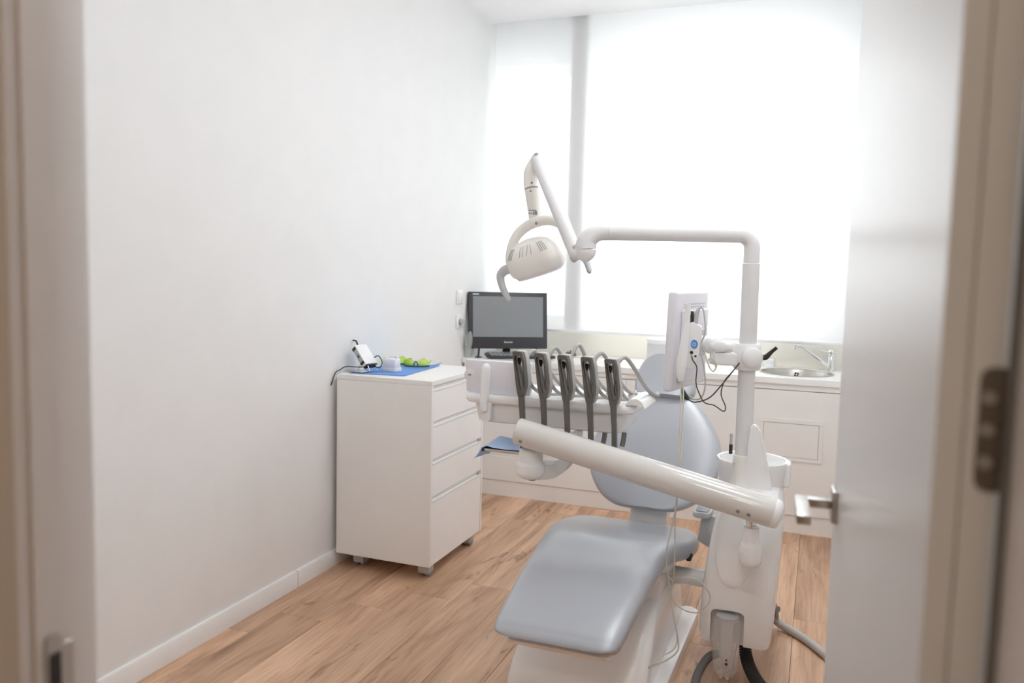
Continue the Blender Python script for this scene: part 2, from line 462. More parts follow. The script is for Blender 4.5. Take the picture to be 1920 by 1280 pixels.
bm = B(); prism(bm, rpoly([(JR+0.085, 0.528), (JR+0.0, 0.532), (JR+0.0, 0.5525), (JR+0.085, 0.5525)], 0.003, 2), 0, 2.2, FXY); obj('casing', bm, FRAME, t2)
bm = B(); box(bm, JL-0.04, JR+0.04, 0.552, 0.64, 2.08, 2.12); box(bm, JL-0.085, JR+0.085, 0.528, 0.5525, 2.12, 2.2)
struct(obj('trim_3', bm, FRAME))
boxobj('seal', (0.1335, JR-0.0002, 0.676, 0.689, 0.01, 2.08), DHOSE, t2)  # dark strip added to stand for the shade in the door gap

# the open door
h0 = V((0.089, 0.690, 0)); h1 = V((0.0435, 1.52, 0)); du = (h1-h0).normalized(); dt = V((du.y, -du.x, 0)); LEN = (h1-h0).length
dr = bpy.data.objects.new('door_1', None); COL.objects.link(dr); dr.location = (0.089, 0.69, 0); struct(dr, 'open white flush door with square steel lever')
DM = lambda l, t, z: h0 + du*l + dt*t + V((0, 0, z))
bm = B()
lp = [(0, 0), (LEN-0.002, 0), (LEN, 0.002), (LEN, 0.041), (0.0, 0.044), (-0.0, 0.0205), (0.006, 0.0195), (0.006, 0.0185), (0.0, 0.0175)]
prism(bm, lp, 0.008, 2.075, lambda u, v, h: DM(u, v, h)); obj('leaf', bm, DOORW, dr)
bm = B()
hp = rpoly([(0.028, 1.224), (0.060, 1.224), (0.060, 1.318), (0.028, 1.318)], 0.010, 4)
prism(bm, hp, -0.0022, 0.0, lambda u, v, h: DM(h, u, v))
hg = obj('hinge', bm, HINGEM, dr)
bm = B()
for k in (1.295, 1.271, 1.246): cyl(bm, DM(-0.0022, 0.0345, k), DM(-0.0034, 0.0345, k), 0.0055, 16, 0.0006)
obj('screw', bm, NICKEL, hg)
bm = B(); cyl(bm, DM(-0.004, 0.062, 1.222), DM(-0.004, 0.062, 1.32), 0.007, 16, 0.001); obj('barrel', bm, HINGEM, hg)
hd = bpy.data.objects.new('door_handle', None); COL.objects.link(hd); hd.parent = dr; hd.location = DM(0.775, 0, 1.0) - V(dr.location)
def dbox(bm, l0, l1, t0, t1, z0, z1, r=0.001):
    t = B(); box(t, l0, l1, t0, t1, z0, z1, r=r, seg=2)
    for v in t.verts: v.co = DM(v.co.x, v.co.y, v.co.z)
    merge(bm, t)
bm = B(); dbox(bm, 0.749, 0.803, -0.009, 0, 0.973, 1.027); obj('rose', bm, NICKEL, hd)
bm = B(); dbox(bm, 0.765, 0.785, -0.048, -0.009, 0.993, 1.008); dbox(bm, 0.655, 0.786, -0.068, -0.046, 0.993, 1.008); obj('lever', bm, NICKEL, hd)

# ================================================================== roller blind
rb = thing('roller_blind', (-0.94, 4.98, ZC), 'wide white translucent roller blind over the window behind the counter', 'blind')
bm = B()
NX = 12
rows = []
for z in (1.024, 1.2, 1.6, 2.2, 3.03):
    rows.append([V((-2.032 + (0.235+2.032)*i/NX, 4.982, z)) for i in range(NX+1)])
loft(bm, rows, cap=False, closed=False); obj('fabric', bm, BLIND, rb)
bm = B(); box(bm, -2.032, 0.235, 4.976, 4.988, 1.008, 1.026, r=0.004); obj('bottom_bar', bm, MATTEW, rb)
bm = B(); cyl(bm, (-2.045, 4.982, 3.035), (0.245, 4.982, 3.035), 0.025, 20); obj('roller', bm, MATTEW, rb)

# fill panels added on the ceiling, out of frame, to brighten the room
for k, (x, y) in enumerate(((-0.12, 2.25), (-0.25, 3.5))):
    cl = thing('ceiling_lamp', (x, y, ZC), ['square white ceiling panel lamp above the treatment chair', 'square white ceiling panel lamp nearer the door'][k], 'lamp')
    bm = B(); box(bm, x-.3, x+.3, y-.3, y+.3, ZC-0.012, ZC, r=0.002); obj('lamp_frame', bm, MATTEW, cl)
    bm = B(); box(bm, x-.28, x+.28, y-.28, y+.28, ZC-0.014, ZC-0.0125); obj('diffuser', bm, lamp_material('lamp_diffuser', (0.94, 0.97, 1.0), ROOM_FILL*(0.95, 1.65)[k]), cl)
cl = thing('wall_lamp', (-0.12, YD1, 2.5), 'long white wall lamp above the doorway inside the room', 'lamp')  # unseen fill light, added to brighten surfaces that face the door
bm = B(); box(bm, -0.48, 0.23, YD1, YD1+0.06, 2.36, 2.62, r=0.006); obj('lamp_body', bm, MATTEW, cl)
bm = B(); box(bm, -0.46, 0.21, YD1+0.061, YD1+0.066, 2.38, 2.60, r=0.001, seg=1); obj('diffuser', bm, lamp_material('wall_diffuser', (0.95, 0.975, 1.0), WALL_FILL), cl)
cl = thing('hall_lamp', (-0.1, -0.7, 2.6), 'round warm ceiling lamp in the hall', 'lamp')
bm = B(); lathe(bm, [(0, 0), (0.17, 0), (0.17, -0.03), (0.155, -0.035)], (-0.1, -0.7, 2.6)); obj('lamp_body', bm, MATTEW, cl)
bm = B(); lathe(bm, [(0.155, -0.034), (0.1, -0.046), (0, -0.05)], (-0.1, -0.7, 2.6)); obj('diffuser', bm, lamp_material('hall_diffuser', (1, 0.86, 0.70), HALL_LAMP), cl)

# ================================================================== counter run under the window
FY = 4.60     # cabinet front plane
def base_unit(x0, x1, label, fronts, hatch=None):
    t = thing('base_cabinet', ((x0+x1)/2, 4.9, 0), label, 'cabinet', 'white base cabinets under the window')
    boxobj('carcass', (x0, x1, FY+0.02, 5.17, 0.095, 0.690), LAM, t)
    bm = B(); box(bm, x0, x1, 4.606, 4.62, 0.0, 0.095); obj('plinth', bm, LAM, t)
    bm = B(); box(bm, x0, x1, FY+0.001, FY+0.02, 0.784, 0.816); obj('rail', bm, LAM, t)
    for (z0, z1, kind) in fronts:
        boxobj(kind, (x0+0.0015, x1-0.0015, FY, FY+0.019, z0, z1), LAM, t, r=0.0012, seg=1)
    return t
u = base_unit(XL+0.012, -1.02, 'wide white base cabinet with two drawers behind the rolling drawer cabinet', ((0.098, 0.248, 'drawer'), (0.288, 0.780, 'drawer')))
bm = B(); box(bm, XL+0.012, -1.02, FY+0.006, FY+0.02, 0.2485, 0.2875); obj('grip_channel', bm, ALU, u)
u = base_unit(-1.02, -0.375, 'white base cabinet with plain front behind the treatment chair', ((0.098, 0.780, 'door'),))
u = base_unit(-0.375, XR-0.002, 'white sink cabinet with a framed service hatch beside the door', ((0.098, 0.780, 'door'),))
bm = B()
for (a, b_, c, d) in ((-0.268, 0.061, 0.603, 0.627), (-0.268, 0.061, 0.397, 0.416), (-0.268, -0.247, 0.416, 0.603), (0.040, 0.061, 0.416, 0.603)):
    box(bm, a, b_, FY-0.006, FY, c, d, r=0.001, seg=1)
hf = obj('hatch_frame', bm, LAM, u)
boxobj('hatch_gap', (-0.247, 0.040, FY-0.0012, FY, 0.416, 0.603), GAP, hf)
boxobj('hatch_door', (-0.2445, 0.0375, FY-0.004, FY-0.0012, 0.4185, 0.6005), LAM, hf, r=0.0008, seg=1)

# counter top with the round sink cut-out
SC, SR = V((-0.10, 4.905)), 0.193
ctop = thing('countertop', (-0.9, 4.88, CT-0.03), 'long glossy white countertop running below the window blind', 'countertop')
bm = B(); z0, z1 = CT-0.032, CT
X0, X1, X2, X3 = XL+0.004, -0.36, 0.17, XR-0.002; Y0, Y1 = 4.592, YB-0.002
box(bm, X0, X1, Y0, Y1, z0, z1); box(bm, X2, X3, Y0, Y1, z0, z1)
N = 64; outer = []; inner = []
for k in range(N):
    a = 2*math.pi*(k+0.5)/N; d = V((math.cos(a), math.sin(a)))
    tx = ((X2 if d.x > 0 else X1)-SC.x)/d.x if abs(d.x) > 1e-6 else 1e9
    ty = ((Y1 if d.y > 0 else Y0)-SC.y)/d.y if abs(d.y) > 1e-6 else 1e9
    outer.append(SC + d*min(tx, ty)); inner.append(SC + d*SR)
for c in ((X1, Y0), (X2, Y0), (X1, Y1), (X2, Y1)):
    i = min(range(N), key=lambda i: (outer[i]-V(c)).length); outer[i] = V(c)
loft(bm, [[V((p.x, p.y, z1)) for p in outer], [V((p.x, p.y, z1)) for p in inner], [V((p.x, p.y, z0)) for p in inner], [V((p.x, p.y, z0)) for p in outer], [V((p.x, p.y, z1)) for p in outer]], cap=False)
bmesh.ops.remove_doubles(bm, verts=bm.verts[:], dist=1e-5)
obj('worktop', bm, TOPW, ctop, angle=20)

sk = thing('sink', (SC.x, SC.y, CT-0.14), 'round stainless steel sink let into the white countertop', 'sink')
bm = B()
lathe(bm, [(0.205, 0.0012), (0.205, 0.003), (0.197, 0.003), (0.191, -0.004), (0.185, -0.05), (0.165, -0.095), (0.12, -0.118), (0.035, -0.125), (0.03, -0.13), (0, -0.13),
           (0, -0.136), (0.122, -0.124), (0.17, -0.10), (0.1895, -0.05), (0.1925, -0.004), (0.1925, 0.0012), (0.205, 0.0012)], (SC.x, SC.y, CT), 64)
obj('basin', bm, SINKM, sk)
bm = B(); lathe(bm, [(0, -0.126), (0.02, -0.126), (0.028, -0.123), (0.033, -0.1235)], (SC.x, SC.y, CT), 24); wst = obj('waste', bm, CHROME, sk)
bm = B()
for k in range(6):
    a = k*math.pi/3; p = (SC.x+0.013*math.cos(a), SC.y+0.013*math.sin(a))
    cyl(bm, (p[0], p[1], CT-0.1262), (p[0], p[1], CT-0.1248), 0.0055, 10)
obj('waste_holes', bm, BLACK, wst)
# overflow on the far wall of the basin
bm = B(); cyl(bm, (SC.x+0.0, SC.y+0.181, CT-0.031), (SC.x, SC.y+0.1865, CT-0.031), 0.0175, 20, 0.001); ov = obj('overflow', bm, CHROME, sk)
bm = B()
for k in range(4):
    a = k*math.pi/2+0.6; cyl(bm, (SC.x+0.0095*math.cos(a), SC.y+0.1802, CT-0.031+0.0095*math.sin(a)), (SC.x+0.0095*math.cos(a), SC.y+0.182, CT-0.031+0.0095*math.sin(a)), 0.006, 10)
obj('overflow_hole', bm, BLACK, ov)

fx, fy = 0.088, 5.10
fc = thing('faucet', (fx, fy, CT), 'chrome single lever faucet standing behind the sink', 'faucet')
bm = B(); lathe(bm, [(0, 0), (0.027, 0), (0.027, 0.006), (0.021, 0.010), (0.0205, 0.085), (0.019, 0.088), (0, 0.088)], (fx, fy, CT)); obj('body', bm, CHROME, fc)
bm = B(); lathe(bm, [(0, 0.0885), (0.021, 0.0885), (0.022, 0.094), (0.020, 0.118), (0.014, 0.124), (0, 0.125)], (fx, fy, CT)); cap = obj('cartridge_cap', bm, CHROME, fc)
bm = B(); tube(bm, [(fx-0.015, fy-0.006, CT+0.112), (fx-0.04, fy-0.012, CT+0.117), (fx-0.068, fy-0.02, CT+0.124)], [0.005, 0.004, 0.0035], 10, 4); obj('lever', bm, CHROME, fc)
bm = B(); tube(bm, [(fx-0.014, fy-0.012, CT+0.032), (fx-0.06, fy-0.05, CT+0.066), (fx-0.13, fy-0.108, CT+0.122), (fx-0.165, fy-0.137, CT+0.147), (fx-0.182, fy-0.151, CT+0.152), (fx-0.196, fy-0.162, CT+0.151)], [0.010, 0.009, 0.0085, 0.0085, 0.009, 0.0095], 16, 6); spt = obj('spout', bm, CHROME, fc)
bm = B(); cyl(bm, (fx-0.196, fy-0.162, CT+0.158), (fx-0.200, fy-0.165, CT+0.128), 0.0115, 18, 0.001); obj('aerator', bm, CHROME, spt)

o = boxobj('small_box', (-0.29, -0.232, 5.10, 5.16, CT, CT+0.047), MATTEW, r=0.004)
tag(o, 'small white plastic box against the splashback near the sink', 'box')
jt = thing('storage_jar', (-0.855, 4.92, CT), 'white round storage jar with flat lid on the counter behind the headrest', 'jar')
bm = B(); lathe(bm, [(0, 0), (0.108, 0), (0.111, 0.004), (0.111, 0.128), (0, 0.128)], (-0.855, 4.92, CT), 48); obj('jar_body', bm, FROST, jt)
bm = B(); lathe(bm, [(0, 0.1285), (0.114, 0.1285), (0.114, 0.152), (0.110, 0.156), (0, 0.158)], (-0.855, 4.92, CT), 48); obj('lid', bm, MATTEW, jt)

# ------------------------------------------------------------------ computer on the counter
pc = thing('desktop_computer', (-1.83, 4.82, CT), 'black all in one desktop computer with a dark grey screen on the counter', 'computer')
pl = V((-2.022, 4.605, 0.906)); prr = V((-1.594, 4.875, 0.906))
ux = (prr-pl).normalized(); back = V((-ux.y, ux.x, 0)); wpc = (prr-pl).length
uy = (V((0, 0, 1)) + back*0.13).normalized(); uz = ux.cross(uy)      # uz faces the viewer
PM = Matrix((ux, uy, uz)).transposed().to_4x4(); PM.translation = pl
bm = B(); box(bm, 0, wpc, 0, 0.355, -0.045, 0, r=0.006, M=PM); hs = obj('housing', bm, BEZEL, pc)
bm = B(); box(bm, 0.028, wpc-0.028, 0.072, 0.327, -0.001, 0.0006, M=PM); obj('screen', bm, SCREEN, pc)
TM = PM @ Matrix.Translation((wpc*0.5, 0.040, 0.0006))
text_obj('lettering', 'lenovo', 0.020, TM, PRINT, hs)
bm = B(); box(bm, 0.026, 0.066, 0.337, 0.343, 0, 0.0006, M=PM); obj('badge', bm, PRINT, hs)
bm = B(); cc = PM @ V((wpc*0.5, 0.02, -0.06))
lathe(bm, [(0, 0), (0.115, 0), (0.118, 0.004), (0.11, 0.010), (0, 0.014)], (cc.x, cc.y, CT), 40, sy=0.75); obj('foot', bm, BLACK, pc)
bm = B(); tube(bm, [(cc.x, cc.y, CT+0.01), (cc.x, cc.y, CT+0.05), PM @ V((wpc*0.5, 0.10, -0.044))], [0.032, 0.024, 0.03], 16, 4, flat=(0.5, tuple(back))); obj('stand', bm, BLACK, pc)
for k in (0.07, wpc-0.07):
    bm = B(); q = PM @ V((k, 0, -0.02)); tube(bm, [q, (q.x, q.y-0.01, CT+0.008)], [0.006, 0.006], 10); lathe(bm, [(0, 0), (0.022, 0), (0.022, 0.005), (0, 0.008)], (q.x, q.y-0.01, CT), 20); obj('prop', bm, BLACK, pc)

# keyboard
ka = math.radians(33)
KM = Matrix.Translation((-1.742, 4.772, CT)) @ Matrix.Rotation(ka, 4, 'Z') @ Matrix.Rotation(math.radians(3.5), 4, 'X')
kb = thing('keyboard', (-1.742, 4.772, CT), 'dark grey computer keyboard lying in front of the screen', 'keyboard')
bm = B(); box(bm, -0.215, 0.215, -0.07, 0.07, 0.006, 0.022, r=0.004, M=KM); obj('key_tray', bm, BEZEL, kb)
kproto = None
for r in range(5):
    n = 15
    for c in range(n):
        if r == 0 and 3 < c < 9:
            continue
        x = -0.2+0.4*(c+0.5)/n; y = -0.054+0.027*r
        if kproto is None:
            bm = B(); box(bm, -0.0118, 0.0118, -0.0118, 0.0118, 0, 0.008, r=0.002, seg=1); kproto = obj('key', bm, MGREY, kb); o = kproto
        else:
            o = kproto.copy(); COL.objects.link(o)
        o.parent = kb; o.matrix_local = Matrix.Translation(-V(kb.location)) @ KM @ Matrix.Translation((x, y, 0.026))
o = kproto.copy(); COL.objects.link(o); o.parent = kb; o.matrix_local = Matrix.Translation(-V(kb.location)) @ KM @ Matrix.Translation((-0.027, -0.054, 0.026)) @ Matrix.Scale(5.3, 4, (1, 0, 0))
ms = thing('computer_mouse', (-1.50, 5.08, CT), 'small dark computer mouse standing beside the keyboard', 'mouse')
bm = B(); secs = []
for k in range(9):
    t = k/8; y = -0.055+0.11*t; w = 0.032*math.sqrt(max(0.02, 1-(2*t-1)**4)); hh = 0.036*math.sqrt(max(0.02, 1-(2*t-0.9)**2))
    secs.append([V((-1.50+w*math.cos(a)*(1 if math.sin(a) >= 0 else 1), 5.08+y, CT+max(0, math.sin(a))*hh+0.001)) for a in [2*math.pi*i/16 for i in range(16)]])
loft(bm, secs); mo = obj('shell', bm, BEZEL, ms)
bm = B(); cyl(bm, (-1.504, 5.046, CT+0.028), (-1.496, 5.046, CT+0.028), 0.009, 14); obj('scroll_wheel', bm, LGREY, ms)
bm = B(); tube(bm, [(-1.50, 5.03, CT+0.008), (-1.48, 4.99, CT+0.003), (-1.42, 4.97, CT+0.003), (-1.33, 5.00, CT+0.003), (-1.27, 5.10, CT+0.003), (-1.3, 5.16, CT+0.003)], 0.002, 8, 6); obj('cable', bm, LGREY, ms)

# wall plates and the clear bag next to the computer
for k, (z, lab) in enumerate(((1.225, 'white light switch on the side wall, the upper of two plates'), (1.075, 'white socket outlet on the side wall, the lower of two plates'))):
    t = thing(('light_switch', 'socket_outlet')[k], (XL, 4.53, z), lab, ('switch', 'socket')[k])
    bm = B(); box(bm, XL, XL+0.010, 4.49, 4.572, z-0.042, z+0.042, r=0.003); obj('plate', bm, MATTEW, t)
    if k == 0:
        bm = B(); box(bm, XL+0.010, XL+0.014, 4.503, 4.559, z-0.028, z+0.028, r=0.002); obj('rocker', bm, MATTEW, t)
    else:
        bm = B(); cyl(bm, (XL+0.0095, 4.531, z), (XL+0.0115, 4.531, z), 0.021, 24); obj('recess', bm, LGREY, t)
        bm = B(); cyl(bm, (XL+0.0115, 4.531, z), (XL+0.036, 4.531, z), 0.018, 20, 0.004); tube(bm, [(XL+0.03, 4.531, z-0.01), (XL+0.034, 4.54, z-0.06), (XL+0.03, 4.60, z-0.16), (XL+0.03, 4.68, CT+0.006)], 0.004, 10, 6); obj('plug', bm, LGREY, t)
bm = B(); bmesh.ops.create_icosphere(bm, subdivisions=4, radius=1)
rnd = random.Random(3)
dirs = [(V((rnd.uniform(-1, 1), rnd.uniform(-1, 1), rnd.uniform(-1, 1))).normalized(), rnd.uniform(3, 8), rnd.uniform(0, 6)) for _ in range(9)]
for v in bm.verts:
    n = v.co.copy(); k = 1 + sum(math.sin(n.dot(d)*f+p) for d, f, p in dirs)*0.035
    v.co = V((max(XL+0.002, -2.030+n.x*k*0.028), 4.635+n.y*k*0.045, CT+0.085+max(-0.0845, n.z*k*0.085)))
tag(obj('plastic_bag', bm, POUCH, angle=12), 'crumpled clear plastic bag between the computer and the side wall', 'bag')

# ================================================================== rolling drawer cabinet
cx0, cx1, cy0, cy1, cz0, cz1 = -2.034, -1.552, 3.150, 3.738, 0.068, 0.902
rc = thing('drawer_cabinet', ((cx0+cx1)/2, (cy0+cy1)/2, 0), 'tall white rolling cabinet with four drawers against the side wall', 'cabinet')
bm = B()
box(bm, cx0, cx1-0.0, cy0, cy0+0.018, cz0, cz1-0.022, r=0.0008, seg=1); box(bm, cx0, cx1, cy1-0.018, cy1, cz0, cz1-0.022, r=0.0008, seg=1)
box(bm, cx0, cx1-0.022, cy0+0.018, cy1-0.018, cz0, cz0+0.018); box(bm, cx0, cx0+0.01, cy0+0.018, cy1-0.018, cz0+0.018, cz1-0.022)
obj('carcass', bm, LAM, rc)
boxobj('top_panel', (cx0, cx1, cy0, cy1, cz1-0.0215, cz1), LAM, rc, r=0.0012, seg=1)
zs = [(0.070, 0.357), (0.384, 0.526), (0.552, 0.694), (0.720, 0.852)]
for (a, b_) in zs:
    d = boxobj('drawer', (cx1-0.020, cx1-0.001, cy0+0.020, cy1-0.020, a, b_), LAMF, rc, r=0.001, seg=1)
    bm = B(); box(bm, cx1-0.019, cx1+0.001, cy0+0.020, cy1-0.020, b_+0.0005, b_+0.0085, r=0.001, seg=1)
    box(bm, cx1-0.024, cx1-0.010, cy0+0.020, cy1-0.020, b_+0.0087, b_+0.0255)
    obj('grip_strip', bm, ALU, d)
for z in (0.369, 0.539):
    bm = B(); box(bm, cx1-0.0095, cx1-0.002, cy1-0.048, cy1-0.021, z-0.003, z+0.012, r=0.001, seg=1); obj('lock_block', bm, LGREY, rc)
for (x, y) in ((cx1-0.055, cy0+0.07), (cx0+0.09, cy0+0.07), (cx1-0.055, cy1-0.06), (cx0+0.09, cy1-0.06)):
    c = bpy.data.objects.new('caster', None); COL.objects.link(c); c.parent = rc; c.location = V((x, y, 0)) - V(rc.location)
    bm = B()
    for s in (-1, 1): cyl(bm, (x+s*0.004, y+0.006, 0.0265), (x+s*0.0265, y+0.006, 0.0265), 0.0262, 24, 0.004)
    obj('wheel', bm, MGREY, c)
    bm = B(); cyl(bm, (x, y, 0.04), (x, y, cz0), 0.010, 14); box(bm, x-0.029, x+0.029, y-0.026, y+0.034, 0.018, 0.062, r=0.008); obj('caster_fork', bm, LGREY, c)

# things on the cabinet
ZT = cz1
bm = B()
NG = 16
c00, c10, c11, c01 = V((-2.005, 3.20)), V((-1.735, 3.235)), V((-1.775, 3.71)), V((-2.02, 3.69))
rows = []
for j in range(NG+1):
    rw = []
    for i in range(NG+1):
        a, b_ = i/NG, j/NG
        p = c00*(1-a)*(1-b_)+c10*a*(1-b_)+c11*a*b_+c01*(1-a)*b_
        lift = 0.0008 + 0.0010*(1+math.sin(a*17+b_*5))*0.5 + 0.016*max(0, (a+b_-1.78)/0.22)**2
        rw.append(V((p.x, p.y, ZT+lift+0.0004)))
    rows.append(rw)
loft(bm, rows, cap=False, closed=False)
r2 = bmesh.ops.extrude_face_region(bm, geom=bm.faces[:])
for v in [g for g in r2['geom'] if isinstance(g, bmesh.types.BMVert)]: v.co.z += 0.0006
tag(obj('paper_sheet', bm, BLUE), 'blue paper towel spread on top of the drawer cabinet', 'towel')
ZP = ZT+0.004

# plaster jaw model
pj = thing('plaster_model', (-1.868, 3.36, ZP), 'white plaster model of a jaw on the blue towel', 'model')
bm = B(); pts = []
base = rpoly([(-0.034, -0.03), (0.034, -0.03), (0.04, 0.012), (0.02, 0.034), (-0.02, 0.034), (-0.04, 0.012)], 0.008, 3)
prism(bm, [(-1.868+p[0]*1.12, 3.36+p[1]*1.12) for p in base], ZP-0.001, ZP+0.016, FXY, bev=0.002); obj('model_base', bm, PLASTER, pj)
bm = B(); prism(bm, [(-1.868+p[0]*0.97, 3.36+p[1]*0.97) for p in base], ZP+0.0165, ZP+0.058, FXY, bev=0.004)
for k in range(12):
    a = math.pi*(k+0.5)/12
    lathe(bm, [(0, 0.010), (0.004, 0.009), (0.0052, 0.004), (0.0052, -0.004), (0.0, -0.005)], (-1.868+0.030*math.cos(a), 3.353+0.030*math.sin(a), ZP+0.060), 8)
obj('jaw_arch', bm, PLASTER, pj)

# green safety glasses, two pairs
def glasses(cx, cy, ang, label):
    t = thing('safety_glasses', (cx, cy, ZP), label, 'glasses', 'green safety glasses on the towel')
    Mx = Matrix.Translation((cx, cy, ZP)) @ Matrix.Rotation(ang, 4, 'Z')
    for s in (-1, 1):
        bm = B(); rows = []
        for j in range(7):
            z = 0.005 + 0.040*j/6; rw = []
            for i in range(11):
                u = i/10; a = s*(0.10+u*0.95); hw = math.sin(math.pi*min(1, max(0, 0.12+0.80*u)))
                topz = 0.005 + 0.040*(j/6)*(0.35+0.65*hw)
                rw.append(Mx @ V((0.068*math.sin(a)*1.02, -0.055*math.cos(a)+0.030, topz)))
            rows.append(rw)
        loft(bm, rows, cap=False, closed=False); obj('lens', bm, GREEN, t)
        bm = B()
        tube(bm, [Mx @ V((s*0.060, 0.003, 0.020)), Mx @ V((s*0.066, 0.045, 0.026)), Mx @ V((s*0.058, 0.095, 0.018)), Mx @ V((s*0.050, 0.115, 0.006))], [0.006, 0.005, 0.0035, 0.003], 8, 5, flat=(0.45, (1, 0, 0)))
        obj('temple', bm, GREEN, t)
    bm = B(); tube(bm, [Mx @ V((0.070*math.sin(a), -0.057*math.cos(a)+0.030, 0.0055)) for a in [(-1.1+2.2*i/16) for i in range(17)]], 0.004, 8); obj('frame', bm, GFRAME, t)
    bm = B(); tube(bm, [Mx @ V((-0.012, -0.026, 0.008)), Mx @ V((0, -0.024, 0.03)), Mx @ V((0.012, -0.026, 0.008))], 0.003, 8, 5); obj('nose_bridge', bm, GFRAME, t)
glasses(-1.980, 3.60, 0.25, 'green tinted safety glasses behind the plaster model')
glasses(-1.842, 3.56, 0.35, 'green tinted safety glasses near the edge of the towel')

# small tilted control box on a wire stand
ap = thing('control_box', (-1.99, 3.27, ZT), 'small white tilted electronic device on a folding stand with black cables', 'device')
AM = Matrix.Translation((-1.945, 3.290, ZT+0.032)) @ Matrix.Rotation(math.radians(-14), 4, 'Z') @ Matrix.Rotation(math.radians(-42), 4, 'Y')
bm = B(); box(bm, -0.016, 0.016, -0.038, 0.038, 0.0, 0.112, r=0.004, M=AM); cb = obj('box_shell', bm, MATTEW, ap)
bm = B(); box(bm, -0.0125, 0.0125, -0.0385, -0.0375, 0.010, 0.106, r=0.0004, seg=1, M=AM); sd = obj('side_panel', bm, LGREY, cb)
bm = B(); box(bm, -0.004, 0.004, -0.0395, -0.0385, 0.048, 0.062, M=AM); box(bm, -0.0125, 0.0125, -0.0393, -0.0384, 0.092, 0.106, M=AM); box(bm, -0.0125, 0.0125, -0.0393, -0.0384, 0.010, 0.024, M=AM); obj('socket', bm, BLACK, cb)
bm = B(); box(bm, -0.014, 0.014, -0.034, 0.034, -0.008, 0.0005, r=0.002, M=AM); obj('connector_end', bm, BLACK, cb)
bm = B(); p = AM @ V((-0.005, 0.0, 0.112)); q = AM @ V((0.0, 0, 0.126))
tube(bm, [p, q, q+V((-0.010, 0.004, 0.014)), q+V((-0.028, 0.008, 0.016))], 0.0042, 10, 6); obj('antenna_lead', bm, BLACK, ap)
bm = B(); p = AM @ V((0.0, -0.03, -0.004))
tube(bm, [p, p+V((-0.03, -0.008, -0.004)), (-2.02, 3.205, ZT+0.03), (-2.045, 3.19, ZT+0.014), (-2.052, 3.166, ZT+0.003), (-2.053, 3.13, ZT-0.05)], 0.0025, 8, 6); obj('power_cable', bm, BLACK, ap)
bm = B(); p = AM @ V((0.0, 0.02, -0.006)); q = AM @ V((0.02, 0.03, 0.02))
tube(bm, [p, p+V((0.03, 0.0, -0.006)), p+V((0.045, 0.0, 0.02)), q+V((0.02, 0, 0.015)), q+V((-0.004, 0, 0.006))], 0.0025, 8, 6); obj('lead_loop', bm, BLACK, ap)
bm = B()
box(bm, -0.045, 0.05, -0.036, 0.036, 0.0045, 0.008, r=0.001, seg=1, M=Matrix.Translation((-1.985, 3.262, ZT)) @ Matrix.Rotation(math.radians(-14), 4, 'Z'))
obj('stand_plate', bm, STEEL, ap)
bm = B()
for s in (-0.026, 0.026):
    a = AM @ V((0.012, s, 0.004)); b_ = AM @ V((0.012, s, 0.06))
    tube(bm, [(a.x+0.02, a.y-0.006, ZT+0.008), a], 0.0025, 8); tube(bm, [(a.x-0.05, a.y+0.004, ZT+0.008), AM @ V((-0.014, s, 0.03))], 0.0025, 8)
obj('stand_leg', bm, STEEL, ap)

# ================================================================== treatment chair
XC = -0.665
def cushion(bm, st, ex=5.0, nw=40):
    """st: stations (y, z, half width, thickness, centre x); rounded pad swept along y/z, z = its top face"""
    n = len(st); secs = []
    for i, (y, z, w, th, xc) in enumerate(st):
        a = st[max(0, i-1)]; b = st[min(n-1, i+1)]
        t = V((0, b[0]-a[0], b[1]-a[1])).normalized(); up = V((0, -t.z, t.y))
        s = []
        for k in range(nw):
            an = 2*math.pi*k/nw; c, si = math.cos(an), math.sin(an)
            px = math.copysign(abs(c)**(2/ex), c)*w
            e2 = 3.0
            pz = math.copysign(abs(si)**(2/e2), si)*th/2 - th/2
            s.append(V((xc+px, y, z)) + up*pz)
        secs.append(s)
    loft(bm, secs)

def interp(st, sub=5):
    P = [V((*s,)) if len(s) < 4 else s for s in st]; out = []
    n = len(st); dim = len(st[0])
    g = lambda i: st[min(n-1, max(0, i))]
    for i in range(n-1):
        for k in range(sub):
            t = k/sub; p0, p1, p2, p3 = g(i-1), g(i), g(i+1), g(i+2)
            out.append(tuple(0.5*((2*p1[d])+(p2[d]-p0[d])*t+(2*p0[d]-5*p1[d]+4*p2[d]-p3[d])*t*t+(3*p1[d]-p0[d]-3*p2[d]+p3[d])*t**3) for d in range(dim)))
    out.append(st[-1]); return out

ch = thing('dental_chair', (XC, 2.95, 0), 'grey vinyl dental chair with a white base and small headrest', 'chair')
bm = B()
pts = [(2.150, 0.318, 0.150, 0.012), (2.152, 0.326, 0.172, 0.028), (2.159, 0.335, 0.182, 0.046), (2.172, 0.344, 0.188, 0.058), (2.195, 0.356, 0.192, 0.068), (2.28, 0.382, 0.199, 0.076), (2.45, 0.421, 0.209, 0.080),
       (2.62, 0.448, 0.219, 0.084), (2.71, 0.458, 0.226, 0.086), (2.76, 0.458, 0.231, 0.088), (2.81, 0.452, 0.239, 0.090), (2.88, 0.442, 0.257, 0.092), (2.96, 0.426, 0.274, 0.092), (3.04, 0.411, 0.281, 0.090), (3.11, 0.401, 0.277, 0.086), (3.16, 0.394, 0.265, 0.080), (3.195, 0.388, 0.247, 0.068), (3.217, 0.380, 0.22, 0.048), (3.226, 0.368, 0.19, 0.018)]
cushion(bm, interp([(*p, XC-0.005+(p[0]-2.1)*0.012) for p in pts], 3), ex=7)
obj('seat_cushion', bm, VINYL, ch, angle=60)
